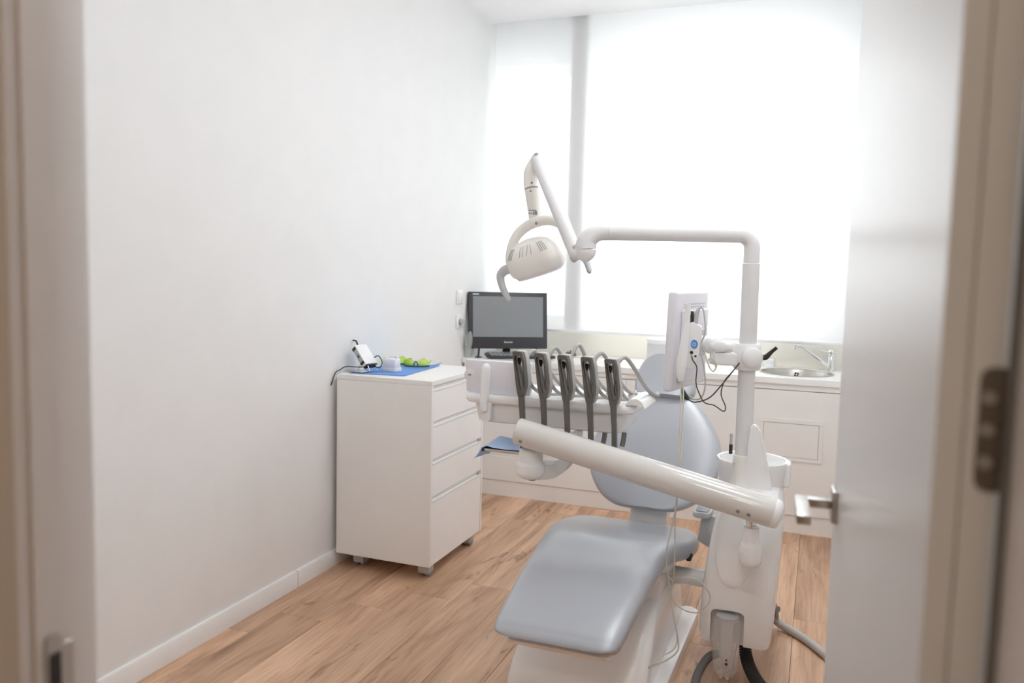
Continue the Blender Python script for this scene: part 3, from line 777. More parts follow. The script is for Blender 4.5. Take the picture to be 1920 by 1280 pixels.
# white shell under the leg rest and seat
bm = B()
pts = [(2.20, 0.284, 0.145, 0.012), (2.21, 0.290, 0.160, 0.03), (2.25, 0.302, 0.168, 0.036), (2.45, 0.345, 0.180, 0.04), (2.65, 0.368, 0.19, 0.042), (2.80, 0.368, 0.20, 0.05), (2.95, 0.336, 0.215, 0.06), (3.08, 0.318, 0.20, 0.055), (3.16, 0.310, 0.15, 0.03)]
cushion(bm, interp([(*p, XC-0.003) for p in pts], 3), ex=5); obj('seat_shell', bm, WHITE, ch, angle=60)
# armrest bracket seen beside the unit and the black corner piece of the seat
bm = B(); box(bm, -0.405, -0.385, 2.93, 3.02, 0.345, 0.375, r=0.006); obj('seat_corner', bm, BLACK, ch)
# backrest
bm = B()
def byz(z, off=0.0):
    return 3.2 + (z-0.46)*0.9
zz = [(0.452, 0.075, 0.02), (0.458, 0.115, 0.045), (0.472, 0.155, 0.062), (0.495, 0.195, 0.072), (0.53, 0.232, 0.078), (0.575, 0.262, 0.080), (0.63, 0.279, 0.080), (0.69, 0.272, 0.080), (0.74, 0.248, 0.079), (0.79, 0.212, 0.077), (0.83, 0.172, 0.070), (0.855, 0.135, 0.058), (0.868, 0.095, 0.040), (0.873, 0.06, 0.018)]
cushion(bm, interp([(byz(z), z, w, th, XC+0.045) for z, w, th in zz], 3), ex=2.6)
obj('backrest', bm, VINYL, ch, angle=60)
bm = B()
cushion(bm, interp([(byz(z)+0.062, z-0.058, w*0.72, 0.05, XC+0.045) for z, w, th in zz[4:-2]], 2), ex=3); obj('backrest_shell', bm, WHITE, ch, angle=60)
# headrest and its strut
bm = B()
hp = [(3.530, 0.868, 0.075, 0.02), (3.535, 0.872, 0.108, 0.05), (3.548, 0.885, 0.128, 0.075), (3.57, 0.91, 0.136, 0.09), (3.60, 0.95, 0.134, 0.095), (3.625, 0.985, 0.126, 0.092), (3.643, 1.012, 0.110, 0.08), (3.652, 1.026, 0.088, 0.055), (3.656, 1.032, 0.06, 0.02)]
cushion(bm, interp([(*p, XC+0.045) for p in hp], 3), ex=3.2); obj('headrest', bm, VINYL, ch, angle=60)
bm = B(); box(bm, XC+0.005, XC+0.085, 3.60, 3.625, 0.76, 0.93, r=0.006); obj('headrest_strut', bm, CHROME, ch)
# hinge bracket between seat and back
bm = B()
prism(bm, rpoly([(3.235, 0.26), (3.32, 0.26), (3.37, 0.47), (3.34, 0.56), (3.27, 0.46)], 0.01, 3), XC-0.020, XC+0.130, FYZ, bev=0.006); obj('back_bracket', bm, WHITE, ch)
# lift column, base cover, floor plate
bm = B()
prism(bm, rpoly([(2.72, 0.20), (3.12, 0.20), (3.16, 0.33), (2.78, 0.33)], 0.03, 4), XC-0.12, XC+0.195, FYZ, bev=0.015, seg=3); obj('lift_column', bm, WHITE, ch)
bm = B()
def ring(x0, x1, y0, y1, z, r):
    return [V((p[0], p[1], z)) for p in rpoly([(x0, y0), (x1, y0), (x1, y1), (x0, y1)], r, 6)]
loft(bm, [ring(-0.925, -0.440, 2.42, 3.24, 0.0, 0.09), ring(-0.925, -0.440, 2.42, 3.24, 0.02, 0.09), ring(-0.915, -0.444, 2.45, 3.23, 0.08, 0.08), ring(-0.900, -0.448, 2.50, 3.22, 0.14, 0.07), ring(-0.885, -0.453, 2.57, 3.20, 0.20, 0.06), ring(-0.872, -0.458, 2.63, 3.18, 0.236, 0.05), ring(-0.855, -0.470, 2.68, 3.16, 0.252, 0.04), ring(-0.83, -0.49, 2.72, 3.13, 0.257, 0.03)])
obj('base_cover', bm, WHITE, ch, angle=50)
bm = B(); prism(bm, rpoly([(-0.47, 2.45), (-0.402, 2.45), (-0.385, 3.24), (-0.47, 3.24)], 0.03, 5), 0.0, 0.052, FXY, bev=0.01, seg=3); obj('floor_plate', bm, WHITE, ch)
bm = B(); tube(bm, [(XC+0.10, 3.0, 0.265), (-0.31, 3.0, 0.265)], 0.032, 24); obj('unit_link', bm, WHITE, ch)

# ================================================================== dental unit (water cabinet, spittoon, lamp post)
un = thing('dental_unit', (-0.2, 2.95, 0), 'white dental water unit with spittoon bowl and tall post beside the chair', 'dental unit')
bm = B()
secs = []
for z, x0, x1, y0, y1, r in ((0.132, -0.300, -0.105, 2.775, 3.12, 0.03), (0.140, -0.322, -0.096, 2.755, 3.14, 0.04), (0.165, -0.330, -0.090, 2.748, 3.15, 0.045), (0.30, -0.326, -0.083, 2.742, 3.16, 0.045), (0.42, -0.314, -0.078, 2.745, 3.16, 0.045), (0.52, -0.300, -0.076, 2.755, 3.15, 0.045), (0.58, -0.289, -0.078, 2.765, 3.15, 0.045), (0.622, -0.276, -0.084, 2.785, 3.14, 0.045), (0.640, -0.262, -0.095, 2.805, 3.12, 0.04), (0.648, -0.24, -0.115, 2.83, 3.09, 0.03)):
    secs.append(ring(x0, x1, y0, y1, z, r))
loft(bm, secs)
body = obj('unit_body', bm, WHITE, un, angle=45)
cut = B(); prism(cut, rpoly([(-0.288, 0.10), (-0.178, 0.10), (-0.178, 0.262), (-0.288, 0.262)], 0.022, 5), 2.70, 2.785, FXZ)
boolean_cut(body, cut)
bm = B(); box(bm, -0.2875, -0.1785, 2.7835, 2.7848, 0.140, 0.261); obj('recess_panel', bm, MATTEW, un)
# grey assistant holder on its stalk
bm = B()
prism(bm, rpoly([(-0.396, 2.985), (-0.330, 2.985), (-0.330, 3.10), (-0.396, 3.10)], 0.022, 5), 0.495, 0.516, FXY, bev=0.006, seg=3)
prism(bm, rpoly([(-0.378, 0.40), (-0.30, 0.36), (-0.30, 0.497), (-0.334, 0.497), (-0.366, 0.497)], 0.006, 3), 3.02, 3.065, FXZ, bev=0.006)
ar = obj('assistant_holder', bm, LGREY, un)
bm = B(); prism(bm, rpoly([(-0.387, 2.995), (-0.339, 2.995), (-0.339, 3.088), (-0.387, 3.088)], 0.018, 5), 0.514, 0.520, FXY, bev=0.002); obj('holder_pad', bm, MGREY, ar)
# embossed oval cover on the front
bm = B(); pl = []
for k in range(48):
    a = 2*math.pi*k/48; pl.append((-0.222+0.062*math.copysign(abs(math.cos(a))**0.8, math.cos(a)), 0.492+0.150*math.sin(a)))
loft(bm, [[V((p[0], 2.762+max(0, (p[1]-0.45))*0.05, p[1])) for p in pl], [V((p[0], 2.7425+max(0, (p[1]-0.45))*0.10, p[1])) for p in pl], [V((-0.222+(p[0]+0.222)*0.96, 2.7405+max(0, (p[1]-0.45))*0.10, 0.492+(p[1]-0.492)*0.98)) for p in pl]])
obj('front_cover', bm, WHITE, un)
# clear canister in the recess
cn = bpy.data.objects.new('suction_canister', None); COL.objects.link(cn); cn.parent = un; cn.location = V((-0.232, 2.765, 0.05)) - V(un.location)
bm = B(); lathe(bm, [(0.0, 0.045), (0.030, 0.047), (0.041, 0.06), (0.043, 0.10), (0.044, 0.235), (0.040, 0.243)], (-0.232, 2.738, 0), 40)
obj('canister_bowl', bm, CLEAR, cn, angle=60)
bm = B(); lathe(bm, [(0, 0.236), (0.037, 0.236), (0.037, 0.248), (0, 0.25)], (-0.232, 2.738, 0), 30); obj('canister_cap', bm, LGREY, cn)
bm = B(); lathe(bm, [(0, 0.085), (0.012, 0.087), (0.022, 0.11), (0.024, 0.235)], (-0.232, 2.738, 0), 24); obj('filter', bm, FROST, cn)
bm = B()
for k in range(6):
    a = k*math.pi/3; tube(bm, [(-0.232+0.020*math.cos(a), 2.738+0.020*math.sin(a), 0.05), (-0.232+0.022*math.cos(a), 2.738+0.022*math.sin(a), 0.036)], [0.008, 0.005], 8)
obj('drain_nub', bm, CLEAR, cn)
bm = B(); cyl(bm, (-0.225, 2.6935, 0.098), (-0.225, 2.6975, 0.098), 0.0045, 10); cyl(bm, (-0.225, 2.6935, 0.112), (-0.225, 2.6975, 0.112), 0.003, 10); obj('bolt', bm, BLACK, cn)
# pedestal for the spittoon, bowl, spout
bm = B(); lathe(bm, [(0, 0.58), (0.07, 0.58), (0.075, 0.60), (0.08, 0.6055), (0, 0.6055)], (-0.196, 3.045, 0), 40); obj('bowl_pedestal', bm, WHITE, un)
bm = B()
lathe(bm, [(0, 0.610), (0.075, 0.606), (0.104, 0.612), (0.116, 0.645), (0.123, 0.700), (0.127, 0.720), (0.125, 0.726), (0.118, 0.725), (0.113, 0.712), (0.104, 0.665), (0.085, 0.640), (0.03, 0.632), (0, 0.632)], (-0.196, 3.045, 0), 56)
bowl = obj('spittoon_bowl', bm, WHITE, un, angle=50)
bm = B(); lathe(bm, [(0, 0.6325), (0.018, 0.633), (0.02, 0.6355), (0.014, 0.636), (0, 0.6335)], (-0.17, 3.05, 0), 20); obj('drain', bm, CHROME, bowl)
bm = B(); box(bm, -0.085, -0.062, 3.01, 3.09, 0.635, 0.725, r=0.008, seg=3); obj('bowl_lip', bm, WHITE, bowl)
bm = B()
fin = [(-0.206, 0.60), (-0.112, 0.60), (-0.120, 0.66), (-0.140, 0.76), (-0.166, 0.850), (-0.182, 0.874), (-0.198, 0.870), (-0.204, 0.80)]
prism(bm, rpoly(fin, 0.010, 4), 2.905, 2.935, FXZ, bev=0.007, seg=3); obj('cup_filler', bm, WHITE, un)
# lamp post and its socket
PX0, PY0 = -0.222, 2.95
bm = B(); lathe(bm, [(0, 0.60), (0.062, 0.60), (0.055, 0.625), (0.044, 0.655), (0.039, 0.69), (0.0375, 0.735), (0.036, 0.752), (0.034, 0.756), (0, 0.756)], (PX0+0.002, PY0-0.005, 0), 40); sc_ = obj('post_socket', bm, IVORY, un)
bm = B(); cyl(bm, (PX0-0.028, PY0-0.035, 0.728), (PX0-0.0285, PY0-0.031, 0.728), 0.0035, 10); obj('grub_screw', bm, LGREY, sc_)
bm = B(); cyl(bm, (PX0, PY0, 0.75), (PX0-0.004, PY0, 1.432), 0.0295, 40, 0.001); obj('lamp_post', bm, ARMW, un)
# small vial behind the post
bm = B(); tube(bm, [(-0.272, 3.02, 0.74), (-0.272, 3.02, 0.775)], 0.0065, 12); vb = obj('syringe_tip', bm, BLACK, un)
bm = B(); tube(bm, [(-0.272, 3.02, 0.775), (-0.272, 3.02, 0.815)], 0.0055, 12); obj('syringe_barrel', bm, LGREY, vb)
# hoses leaving the unit
def hose(name, pts, r, material, label, ribs=False, sub=8, parent=None):
    bm = B()
    if ribs:
        P = smooth_path(pts, 30)
        # resample evenly, then let the radius swell and shrink
        L = [0]
        for a, b in zip(P[:-1], P[1:]): L.append(L[-1]+(b-a).length)
        step = 0.0022; Q = []; s = 0.0; i = 0
        while s < L[-1]:
            while L[i+1] < s: i += 1
            Q.append(P[i].lerp(P[i+1], (s-L[i])/(L[i+1]-L[i]))); s += step
        tube(bm, Q, [r*(1.0 if (k % 4) < 2 else 0.84) for k in range(len(Q))], 18)
    else: tube(bm, pts, r, 14, sub)
    o = obj(name, bm, material, parent, angle=50)
    if parent is None: tag(o, label, 'hose')
    return o
hose('suction_hose', [(-0.185, 2.90, 0.135), (-0.182, 2.885, 0.10), (-0.165, 2.84, 0.05), (-0.125, 2.76, 0.0245), (-0.06, 2.64, 0.0235), (0.0, 2.5, 0.0235), (0.02, 2.32, 0.0235)], 0.0225, RUBBER, 'black ribbed suction hose running from under the dental unit to the floor', ribs=True)
hose('drain_hose', [(-0.262, 2.82, 0.075), (-0.295, 2.80, 0.06), (-0.318, 2.75, 0.03), (-0.322, 2.68, 0.0165), (-0.31, 2.58, 0.0155), (-0.29, 2.45, 0.0155)], 0.0145, DHOSE, 'dark grey drain hose curving down beside the clear canister')
hose('supply_hose', [(-0.13, 3.22, 0.085), (-0.11, 3.26, 0.06), (-0.08, 3.275, 0.028), (-0.03, 3.25, 0.0165), (0.03, 3.18, 0.0165), (0.10, 3.07, 0.0165), (0.18, 2.93, 0.0165), (0.24, 2.75, 0.0165)], 0.0155, GHOSE, 'grey supply hose lying on the planks near the open door')
bm = B(); tube(bm, [(-0.115, 3.15, 0.14), (-0.112, 3.215, 0.125), (-0.105, 3.26, 0.09), (-0.10, 3.275, 0.05)], 0.020, 14, 6); cyl(bm, (-0.10, 3.252, 0.095), (-0.085, 3.235, 0.10), 0.012, 14); obj('hose_elbow', bm, MGREY, un)

# ================================================================== instrument table on its swing arm
it = thing('instrument_table', (-0.9, 2.75, 0.8), 'white dental instrument table carried by a thick swing arm across the chair', 'instrument table')
A0, A1 = V((-0.955, 2.612, 0.8335)), V((-0.096, 2.600, 0.6555))
ax = (A1-A0).normalized()
bm = B()
RA = 0.0475
pr = [(0, 0), (RA-0.006, 0), (RA-0.0015, 0.002), (RA, 0.006), (RA, (A1-A0).length-0.001), (0, (A1-A0).length-0.001)]
lathe(bm, pr, A0, 56, axis_matrix(ax)); arm = obj('swing_arm', bm, BOOMW, it)
bm = B(); lathe(bm, [(0, 0), (RA-0.0005, 0), (RA, 0.003), (RA-0.004, 0.016), (RA-0.015, 0.024), (0, 0.027)], A1+ax*0.0003, 56, axis_matrix(ax)); obj('end_cap', bm, WHITE, arm)
# camera-side screws
side = V((0.10, -1, 0.0)); side = (side-ax*side.dot(ax)).normalized(); upv = ax.cross(side); upv = upv if upv.z > 0 else -upv
for (l, h) in ((0.032, -0.022), (0.775, -0.019), (0.808, -0.019)):
    p = A0+ax*l; hh = h; q = p + upv*hh + side*math.sqrt(RA*RA-hh*hh); n = (upv*hh+side*math.sqrt(RA*RA-hh*hh)).normalized()
    bm = B(); lathe(bm, [(0, 0.0018), (0.003, 0.0018), (0.0035, 0.0006), (0.0065, 0.0006), (0.0075, -0.003), (0, -0.003)], q, 20, axis_matrix(n)); obj('screw', bm, MGREY, arm)
# joint at the unit: pin and bracket
jx, jy = -0.162, 2.632
bm = B(); cyl(bm, (jx, jy, 0.600), (jx, jy, 0.655), 0.0185, 24); cyl(bm, (jx, jy, 0.594), (jx, jy, 0.602), 0.023, 24, 0.001); obj('pivot_pin', bm, CHROME, it)
bm = B()
lathe(bm, [(0, 0.594), (0.023, 0.594), (0.0245, 0.588), (0.0255, 0.548), (0.030, 0.540), (0.034, 0.528), (0.035, 0.49), (0.033, 0.475), (0.026, 0.468), (0, 0.467)], (jx, jy, 0), 36)
tube(bm, [(jx, jy+0.01, 0.502), (jx-0.01, 2.76, 0.502)], 0.027, 20); obj('unit_bracket', bm, WHITE, it)
# joint at the table: pin, hub and curved carrier
kx, ky = -0.918, 2.655
bm = B(); cyl(bm, (kx, ky, 0.764), (kx, ky, 0.815), 0.021, 24); obj('table_pin', bm, CHROME, it)
bm = B(); tube(bm, [(kx+0.026, ky-0.02, 0.775), (kx+0.028, ky+0.01, 0.79)], 0.006, 8); obj('stop_peg', bm, BLACK, it)
bm = B()
lathe(bm, [(0, 0.766), (0.036, 0.766), (0.041, 0.762), (0.042, 0.756), (0.0425, 0.722), (0.050, 0.716), (0.0525, 0.710), (0.0525, 0.688), (0.048, 0.672), (0.036, 0.663), (0, 0.661)], (kx, ky, 0), 44); obj('hub', bm, MATTEW, it)
bm = B(); lathe(bm, [(0, 0.661), (0.018, 0.661), (0.014, 0.655), (0, 0.654)], (kx+0.005, ky, 0), 24); obj('hub_plug', bm, BLACK, it)
bm = B()
cur = [(kx+0.03, 0.688), (kx+0.075, 0.690), (kx+0.105, 0.712), (kx+0.125, 0.755), (kx+0.132, 0.820)]
P = smooth_path([(x, ky+0.02+0.10*i/4, z) for i, (x, z) in enumerate(cur)], 6)
secs = []
for i, p in enumerate(P):
    t = (P[min(i+1, len(P)-1)]-P[max(i-1, 0)]).normalized(); nrm = V((-t.z, 0, t.x)).normalized()
    w = 0.040; th = 0.012+0.016*(1-i/(len(P)-1))
    secs.append([p+V((0, -w, 0))+nrm*th, p+V((0, w, 0))+nrm*th, p+V((0, w, 0))-nrm*th, p+V((0, -w, 0))-nrm*th])
loft(bm, secs); bmesh.ops.bevel(bm, geom=bm.edges[:], offset=0.004, segments=2, affect='EDGES', clamp_overlap=True); obj('carrier', bm, FROST, it)
# table body
TX0, TX1 = -1.218, -0.560
bm = B()
secs = []
for z, x0, x1, y0, y1, r in ((0.820, -1.168, -0.642, 2.790, 3.055, 0.03), (0.826, -1.180, -0.628, 2.778, 3.068, 0.034), (0.845, -1.184, -0.622, 2.772, 3.072, 0.034), (0.893, -1.190, -0.612, 2.764, 3.08, 0.034)):
    secs.append(ring(x0, x1, y0, y1, z, r))
loft(bm, secs); obj('table_body', bm, WHITE, it, angle=45)
bm = B()
secs = []
for z, x0, x1, y0, y1, r in ((0.8935, -1.190, -0.615, 2.764, 3.08, 0.034), (0.897, -1.214, -0.585, 2.748, 3.098, 0.04), (0.905, -1.220, -0.578, 2.742, 3.102, 0.042), (0.922, -1.220, -0.578, 2.742, 3.102, 0.042), (0.930, -1.214, -0.584, 2.748, 3.096, 0.04), (0.931, -1.205, -0.593, 2.757, 3.087, 0.034), (0.927, -1.198, -0.600, 2.764, 3.08, 0.03)):
    secs.append(ring(x0, x1, y0, y1, z, r))
loft(bm, secs); obj('table_top', bm, WHITE, it, angle=45)
# curled grip at the end of the table
bm = B()
prism(bm, rpoly([(-0.612, 0.929), (-0.595, 0.952), (-0.572, 0.957), (-0.552, 0.948), (-0.538, 0.922), (-0.546, 0.918), (-0.560, 0.932), (-0.584, 0.934)], 0.010, 4), 2.745, 2.95, FXZ, bev=0.006, seg=3); gp = obj('end_grip', bm, WHITE, it)
bm = B(); cyl(bm, (-0.5475, 2.7445, 0.9275), (-0.5475, 2.7470, 0.9275), 0.003, 10); obj('screw', bm, LGREY, gp)
# control panel
bm = B()
prism(bm, rpoly([(-1.226, 0.931), (-0.970, 0.931), (-0.970, 1.052), (-1.232, 1.052)], 0.006, 3), 2.778, 2.802, FXZ, bev=0.004); cpn = obj('control_panel', bm, LILAC, it)
for x in (-1.212, -0.998):
    bm = B(); lathe(bm, [(0, 0.0022), (0.018, 0.0018), (0.023, -0.001), (0.023, -0.003), (0, -0.003)], (x, 2.778, 0.995), 28, axis_matrix((0, -1, 0))); kb_ = obj('panel_boss', bm, LILAC, cpn)
    bm = B(); box(bm, x-0.006, x+0.006, 2.7752, 2.7762, 0.992, 0.998); obj('boss_slot', bm, MGREY, kb_)
# grip handle at the near corner
bm = B()
tube(bm, [(-1.130, 2.748, 1.040), (-1.130, 2.742, 1.030), (-1.131, 2.738, 0.99), (-1.132, 2.735, 0.94), (-1.133, 2.730, 0.90), (-1.132, 2.732, 0.872)], [0.010, 0.0165, 0.0175, 0.0165, 0.0145, 0.013], 20, 5); obj('handle', bm, MATTEW, it)
bm = B(); prism(bm, rpoly([(-1.155, 0.900), (-1.108, 0.902), (-1.112, 0.835), (-1.128, 0.826), (-1.146, 0.832)], 0.006, 3), 2.742, 2.775, FXZ, bev=0.004); hb = obj('handle_base', bm, MATTEW, it)
bm = B(); box(bm, -1.141, -1.124, 2.7405, 2.7425, 0.864, 0.8675); obj('clip', bm, STEEL, hb)
# five whip arms with hoses
xs = [-0.990, -0.9085, -0.823, -0.7385, -0.6545]
def ring_prism(bm, out, inn, h0, h1, f):
    loft(bm, [[f(p[0], p[1], h0) for p in out], [f(p[0], p[1], h0) for p in inn], [f(p[0], p[1], h1) for p in inn], [f(p[0], p[1], h1) for p in out], [f(p[0], p[1], h0) for p in out]], cap=False)
    bmesh.ops.remove_doubles(bm, verts=bm.verts[:], dist=1e-6)
def resample(poly, n):
    P = [V(p).to_2d() for p in poly]; L = [0]
    for i in range(len(P)): L.append(L[-1]+(P[(i+1) % len(P)]-P[i]).length)
    out = []
    for k in range(n):
        s = L[-1]*k/n; i = max(j for j in range(len(P)) if L[j] <= s+1e-9)
        out.append(P[i].lerp(P[(i+1) % len(P)], (s-L[i])/max(1e-9, L[i+1]-L[i])))
    return out
for i, x in enumerate(xs):
    dz = 0.0 - 0.002*i
    h = bpy.data.objects.new('instrument_holder', None); COL.objects.link(h); h.parent = it; h.location = V((x, 2.70, 0.83)) - V(it.location)
    o2 = rpoly([(x-0.020, 1.104), (x+0.016, 1.102), (x+0.024, 1.075), (x+0.034, 1.00), (x+0.034, 0.975), (x+0.026, 0.940), (x+0.006, 0.940), (x-0.002, 0.975), (x-0.011, 1.04)], 0.006, 3)
    i2 = rpoly([(x-0.0145, 1.089), (x+0.012, 1.088), (x+0.024, 1.035), (x+0.0285, 0.985), (x+0.022, 0.962), (x+0.011, 0.964), (x+0.000, 1.02)], 0.005, 3)
    n = 48
    A = resample(o2, n); cen = V((x+0.009, 1.025)); Bq = resample(i2, 96)
    inn = []
    for p in A:
        d = (p-cen).normalized(); inn.append(max(Bq, key=lambda q: (q-cen).normalized().dot(d)))
    bm = B(); ring_prism(bm, [(p.x, p.y+dz) for p in A], [(p.x, p.y+dz) for p in inn], 2.686, 2.708, FXZ)
    bmesh.ops.dissolve_degenerate(bm, dist=1e-6, edges=bm.edges[:])
    prism(bm, rpoly([(x+0.006, 0.942+dz), (x+0.026, 0.942+dz), (x+0.033, 0.80+dz), (x+0.036, 0.755+dz), (x+0.018, 0.755+dz), (x+0.014, 0.87+dz)], 0.003, 2), 2.687, 2.707, FXZ, bev=0.002)
    obj('lever', bm, TAUPE, h, angle=35)
    # back half of the lever, coloured pale for the light on its sides
    bm = B(); ring_prism(bm, [(p.x+0.002, p.y+dz) for p in A], [(p.x+0.002, p.y+dz) for p in inn], 2.7085, 2.742, FXZ)
    bmesh.ops.dissolve_degenerate(bm, dist=1e-6, edges=bm.edges[:]); obj('lever_shell', bm, TAUPE_L, h, angle=35)
    bm = B(); cyl(bm, (x-0.011, 2.724, 1.064+dz), (x-0.002, 2.724, 1.064+dz), 0.013, 14, 0.001); obj('roller', bm, BLACK, h)
    bm = B(); cyl(bm, (x+0.016, 2.722, 1.022+dz), (x+0.0262, 2.722, 1.022+dz), 0.0075, 14, 0.001); obj('roller', bm, BLACK, h)
    bm = B(); tube(bm, [(x+0.002, 2.736, 1.086+dz), (x+0.008, 2.738, 1.03+dz), (x+0.015, 2.736, 0.966+dz)], [0.006, 0.0055, 0.004], 12, 5); obj('guide', bm, STEEL, h)
    up = (0.015, 0.03, 0.045, 0.02, 0.01)[i]
    bm = B(); tube(bm, [(x+0.010, 2.742, 1.050), (x+0.018, 2.756, 1.078+up*0.6), (x+0.035, 2.785, 1.082+up), (x+0.060, 2.83, 1.045), (x+0.085, 2.88, 0.985), (x+0.105, 2.93, 0.95), (x+0.115, 2.985, 0.938), (x+0.10, 3.05, 0.938)], 0.0072, 12, 6); obj('hose', bm, GHOSE, h)
    if i < 4:
        bm = B(); tube(bm, [(x+0.026, 2.738, 1.00), (x+0.040, 2.76, 0.965), (x+0.062, 2.80, 0.942), (x+0.10, 2.84, 0.937), (x+0.125, 2.88, 0.937), (x+0.10, 2.95, 0.937)], 0.0066, 12, 6); obj('hose', bm, GHOSE, h)
    else:
        bm = B(); tube(bm, [(x+0.026, 2.738, 1.00), (x+0.035, 2.76, 0.965), (x+0.05, 2.80, 0.942), (x+0.055, 2.86, 0.937), (x+0.03, 2.95, 0.937)], 0.0066, 12, 6); obj('hose', bm, GHOSE, h)
# hose stubs below the table
for x in (-0.690, -0.620):
    bm = B(); tube(bm, [(x, 2.80, 0.825), (x-0.002, 2.80, 0.80), (x-0.006, 2.795, 0.775)], 0.009, 12, 4); obj('hose_stub', bm, DHOSE, it)
# little side tray with the blue bib
bm = B()
prism(bm, rpoly([(-1.128, 2.72), (-0.955, 2.72), (-0.955, 2.93), (-1.128, 2.93)], 0.012, 4), 0.724, 0.734, FXY, bev=0.003)
sdt = obj('side_tray', bm, STEEL, it)
boxobj('tray_end', (-1.136, -1.124, 2.722, 2.928, 0.722, 0.736), BLACK, sdt, r=0.003)
bm = B(); rows = []
prof = [(-1.162, 0.688), (-1.152, 0.704), (-1.142, 0.722), (-1.132, 0.736), (-1.115, 0.742), (-1.09, 0.740), (-1.04, 0.738), (-0.985, 0.736)]
for j in range(13):
    y = 2.722+0.14*j/12; rw = []
    for k, (x, z) in enumerate(prof):
        rw.append(V((x-0.012*math.sin(j*0.5)*(1 if k < 3 else 0.2), y, z+0.012*(j/12)**1.3*(1 if 2 < k < 7 else 0.3)*(1-(k-4)**2*0.05)+0.002*math.sin(k*2+j))))
    rows.append(rw)
loft(bm, rows, cap=False, closed=False)
r2 = bmesh.ops.extrude_face_region(bm, geom=bm.faces[:])
for v in [g for g in r2['geom'] if isinstance(g, bmesh.types.BMVert)]: v.co.z += 0.001
tag(obj('paper_bib', bm, BLUEL), 'light blue paper bib hanging over the small steel tray under the instrument table', 'bib')

# ================================================================== operating lamp
lp_ = thing('operating_lamp', (PX0, PY0, 1.43), 'white dental operating lamp on a jointed arm with ivory shade over the chair', 'lamp')
bm = B()
px = PX0-0.004
pth = [(px, PY0, 1.4335), (px, PY0, 1.485)]
for k in range(1, 9):
    a = math.pi/2*k/8; pth.append((px-0.045*(1-math.cos(a)), PY0-0.0125*(1-math.cos(a)), 1.485+0.045*math.sin(a)))
pth.append((-0.705, 2.816, 1.530))
tube(bm, pth, 0.0272, 32); obj('cross_tube', bm, ARMW, lp_, angle=60)
bm = B()
tube(bm, [(-0.7055, 2.816, 1.530), (-0.735, 2.808, 1.529), (-0.760, 2.803, 1.519), (-0.777, 2.801, 1.500), (-0.783, 2.80, 1.478), (-0.783, 2.80, 1.470)], [0.0278, 0.0285, 0.0315, 0.0355, 0.0375, 0.038], 32, 5); obj('elbow', bm, ARMW, lp_, angle=60)
bm = B()
lathe(bm, [(0, -0.043)] + [(0.038*math.cos(a), -0.043*math.sin(a)) for a in [math.pi/2*(1-k/10) for k in range(1, 11)]] + [(0.038, 0.0), (0, 0)], (-0.783, 2.80, 1.4685), 36); obj('ball_joint', bm, MATTEW, lp_, angle=60)
S0, S1 = V((-0.822, 2.806, 1.456)), V((-1.079, 3.10, 1.832)); sx = (S1-S0).normalized(); SL = (S1-S0).length
bm = B()
RS = 0.0245
lathe(bm, [(0, -RS)] + [(RS*math.cos(a), -RS*math.sin(a)) for a in [math.pi/2*(1-k/6) for k in range(1, 7)]] + [(RS, 0.045), (RS+0.0012, 0.047), (RS+0.0012, SL-0.05), (RS, SL-0.048), (RS, SL)] + [(RS*math.cos(a), SL+RS*math.sin(a)) for a in [math.pi/2*k/6 for k in range(1, 6)]] + [(0, SL+RS)], S0, 32, axis_matrix(sx))
sa = obj('spring_arm', bm, ARMW, lp_, angle=60)
sd_ = V((0.42, -0.9, 0.1)); sd_ = (sd_-sx*sd_.dot(sx)).normalized()
for l in (0.008, SL+0.004):
    bm = B(); q = S0+sx*l+sd_*(RS-0.0005); lathe(bm, [(0, 0.0022), (0.004, 0.0022), (0.0045, 0.001), (0.009, 0.001), (0.009, -0.004), (0, -0.004)], q, 18, axis_matrix(sd_)); obj('pivot_bolt', bm, STEEL, sa)
bm = B(); tube(bm, [(-1.070, 3.118, 1.838), (-1.088, 3.114, 1.822), (-1.104, 3.108, 1.782), (-1.105, 3.105, 1.745), (-1.099, 3.10, 1.718)], [0.022, 0.027, 0.030, 0.0295, 0.029], 28, 5); obj('drop_elbow', bm, IVORY, lp_, angle=60)
bm = B(); tube(bm, [(-1.0985, 3.10, 1.7165), (-1.092, 3.10, 1.68), (-1.084, 3.10, 1.63), (-1.078, 3.10, 1.592)], [0.0288, 0.0282, 0.0272, 0.0262], 28, 5); da = obj('drop_arm', bm, IVORY, lp_, angle=60)
for (x, z) in ((-1.089, 1.738), (-1.093, 1.705)):
    bm = B(); cyl(bm, (x, 3.0705, z), (x+0.0005, 3.0745, z), 0.0042, 14); obj('screw', bm, MGREY, da)
# printed marks on the drop arm
bm = B()
for (a, b_, z0, z1) in ((-1.098, -1.068, 1.628, 1.632), (-1.098, -1.084, 1.616, 1.620), (-1.081, -1.074, 1.612, 1.625), (-1.072, -1.064, 1.612, 1.626)):
    box(bm, a, b_, 3.0722, 3.078, z0, z1)
obj('print', bm, MGREY, da)
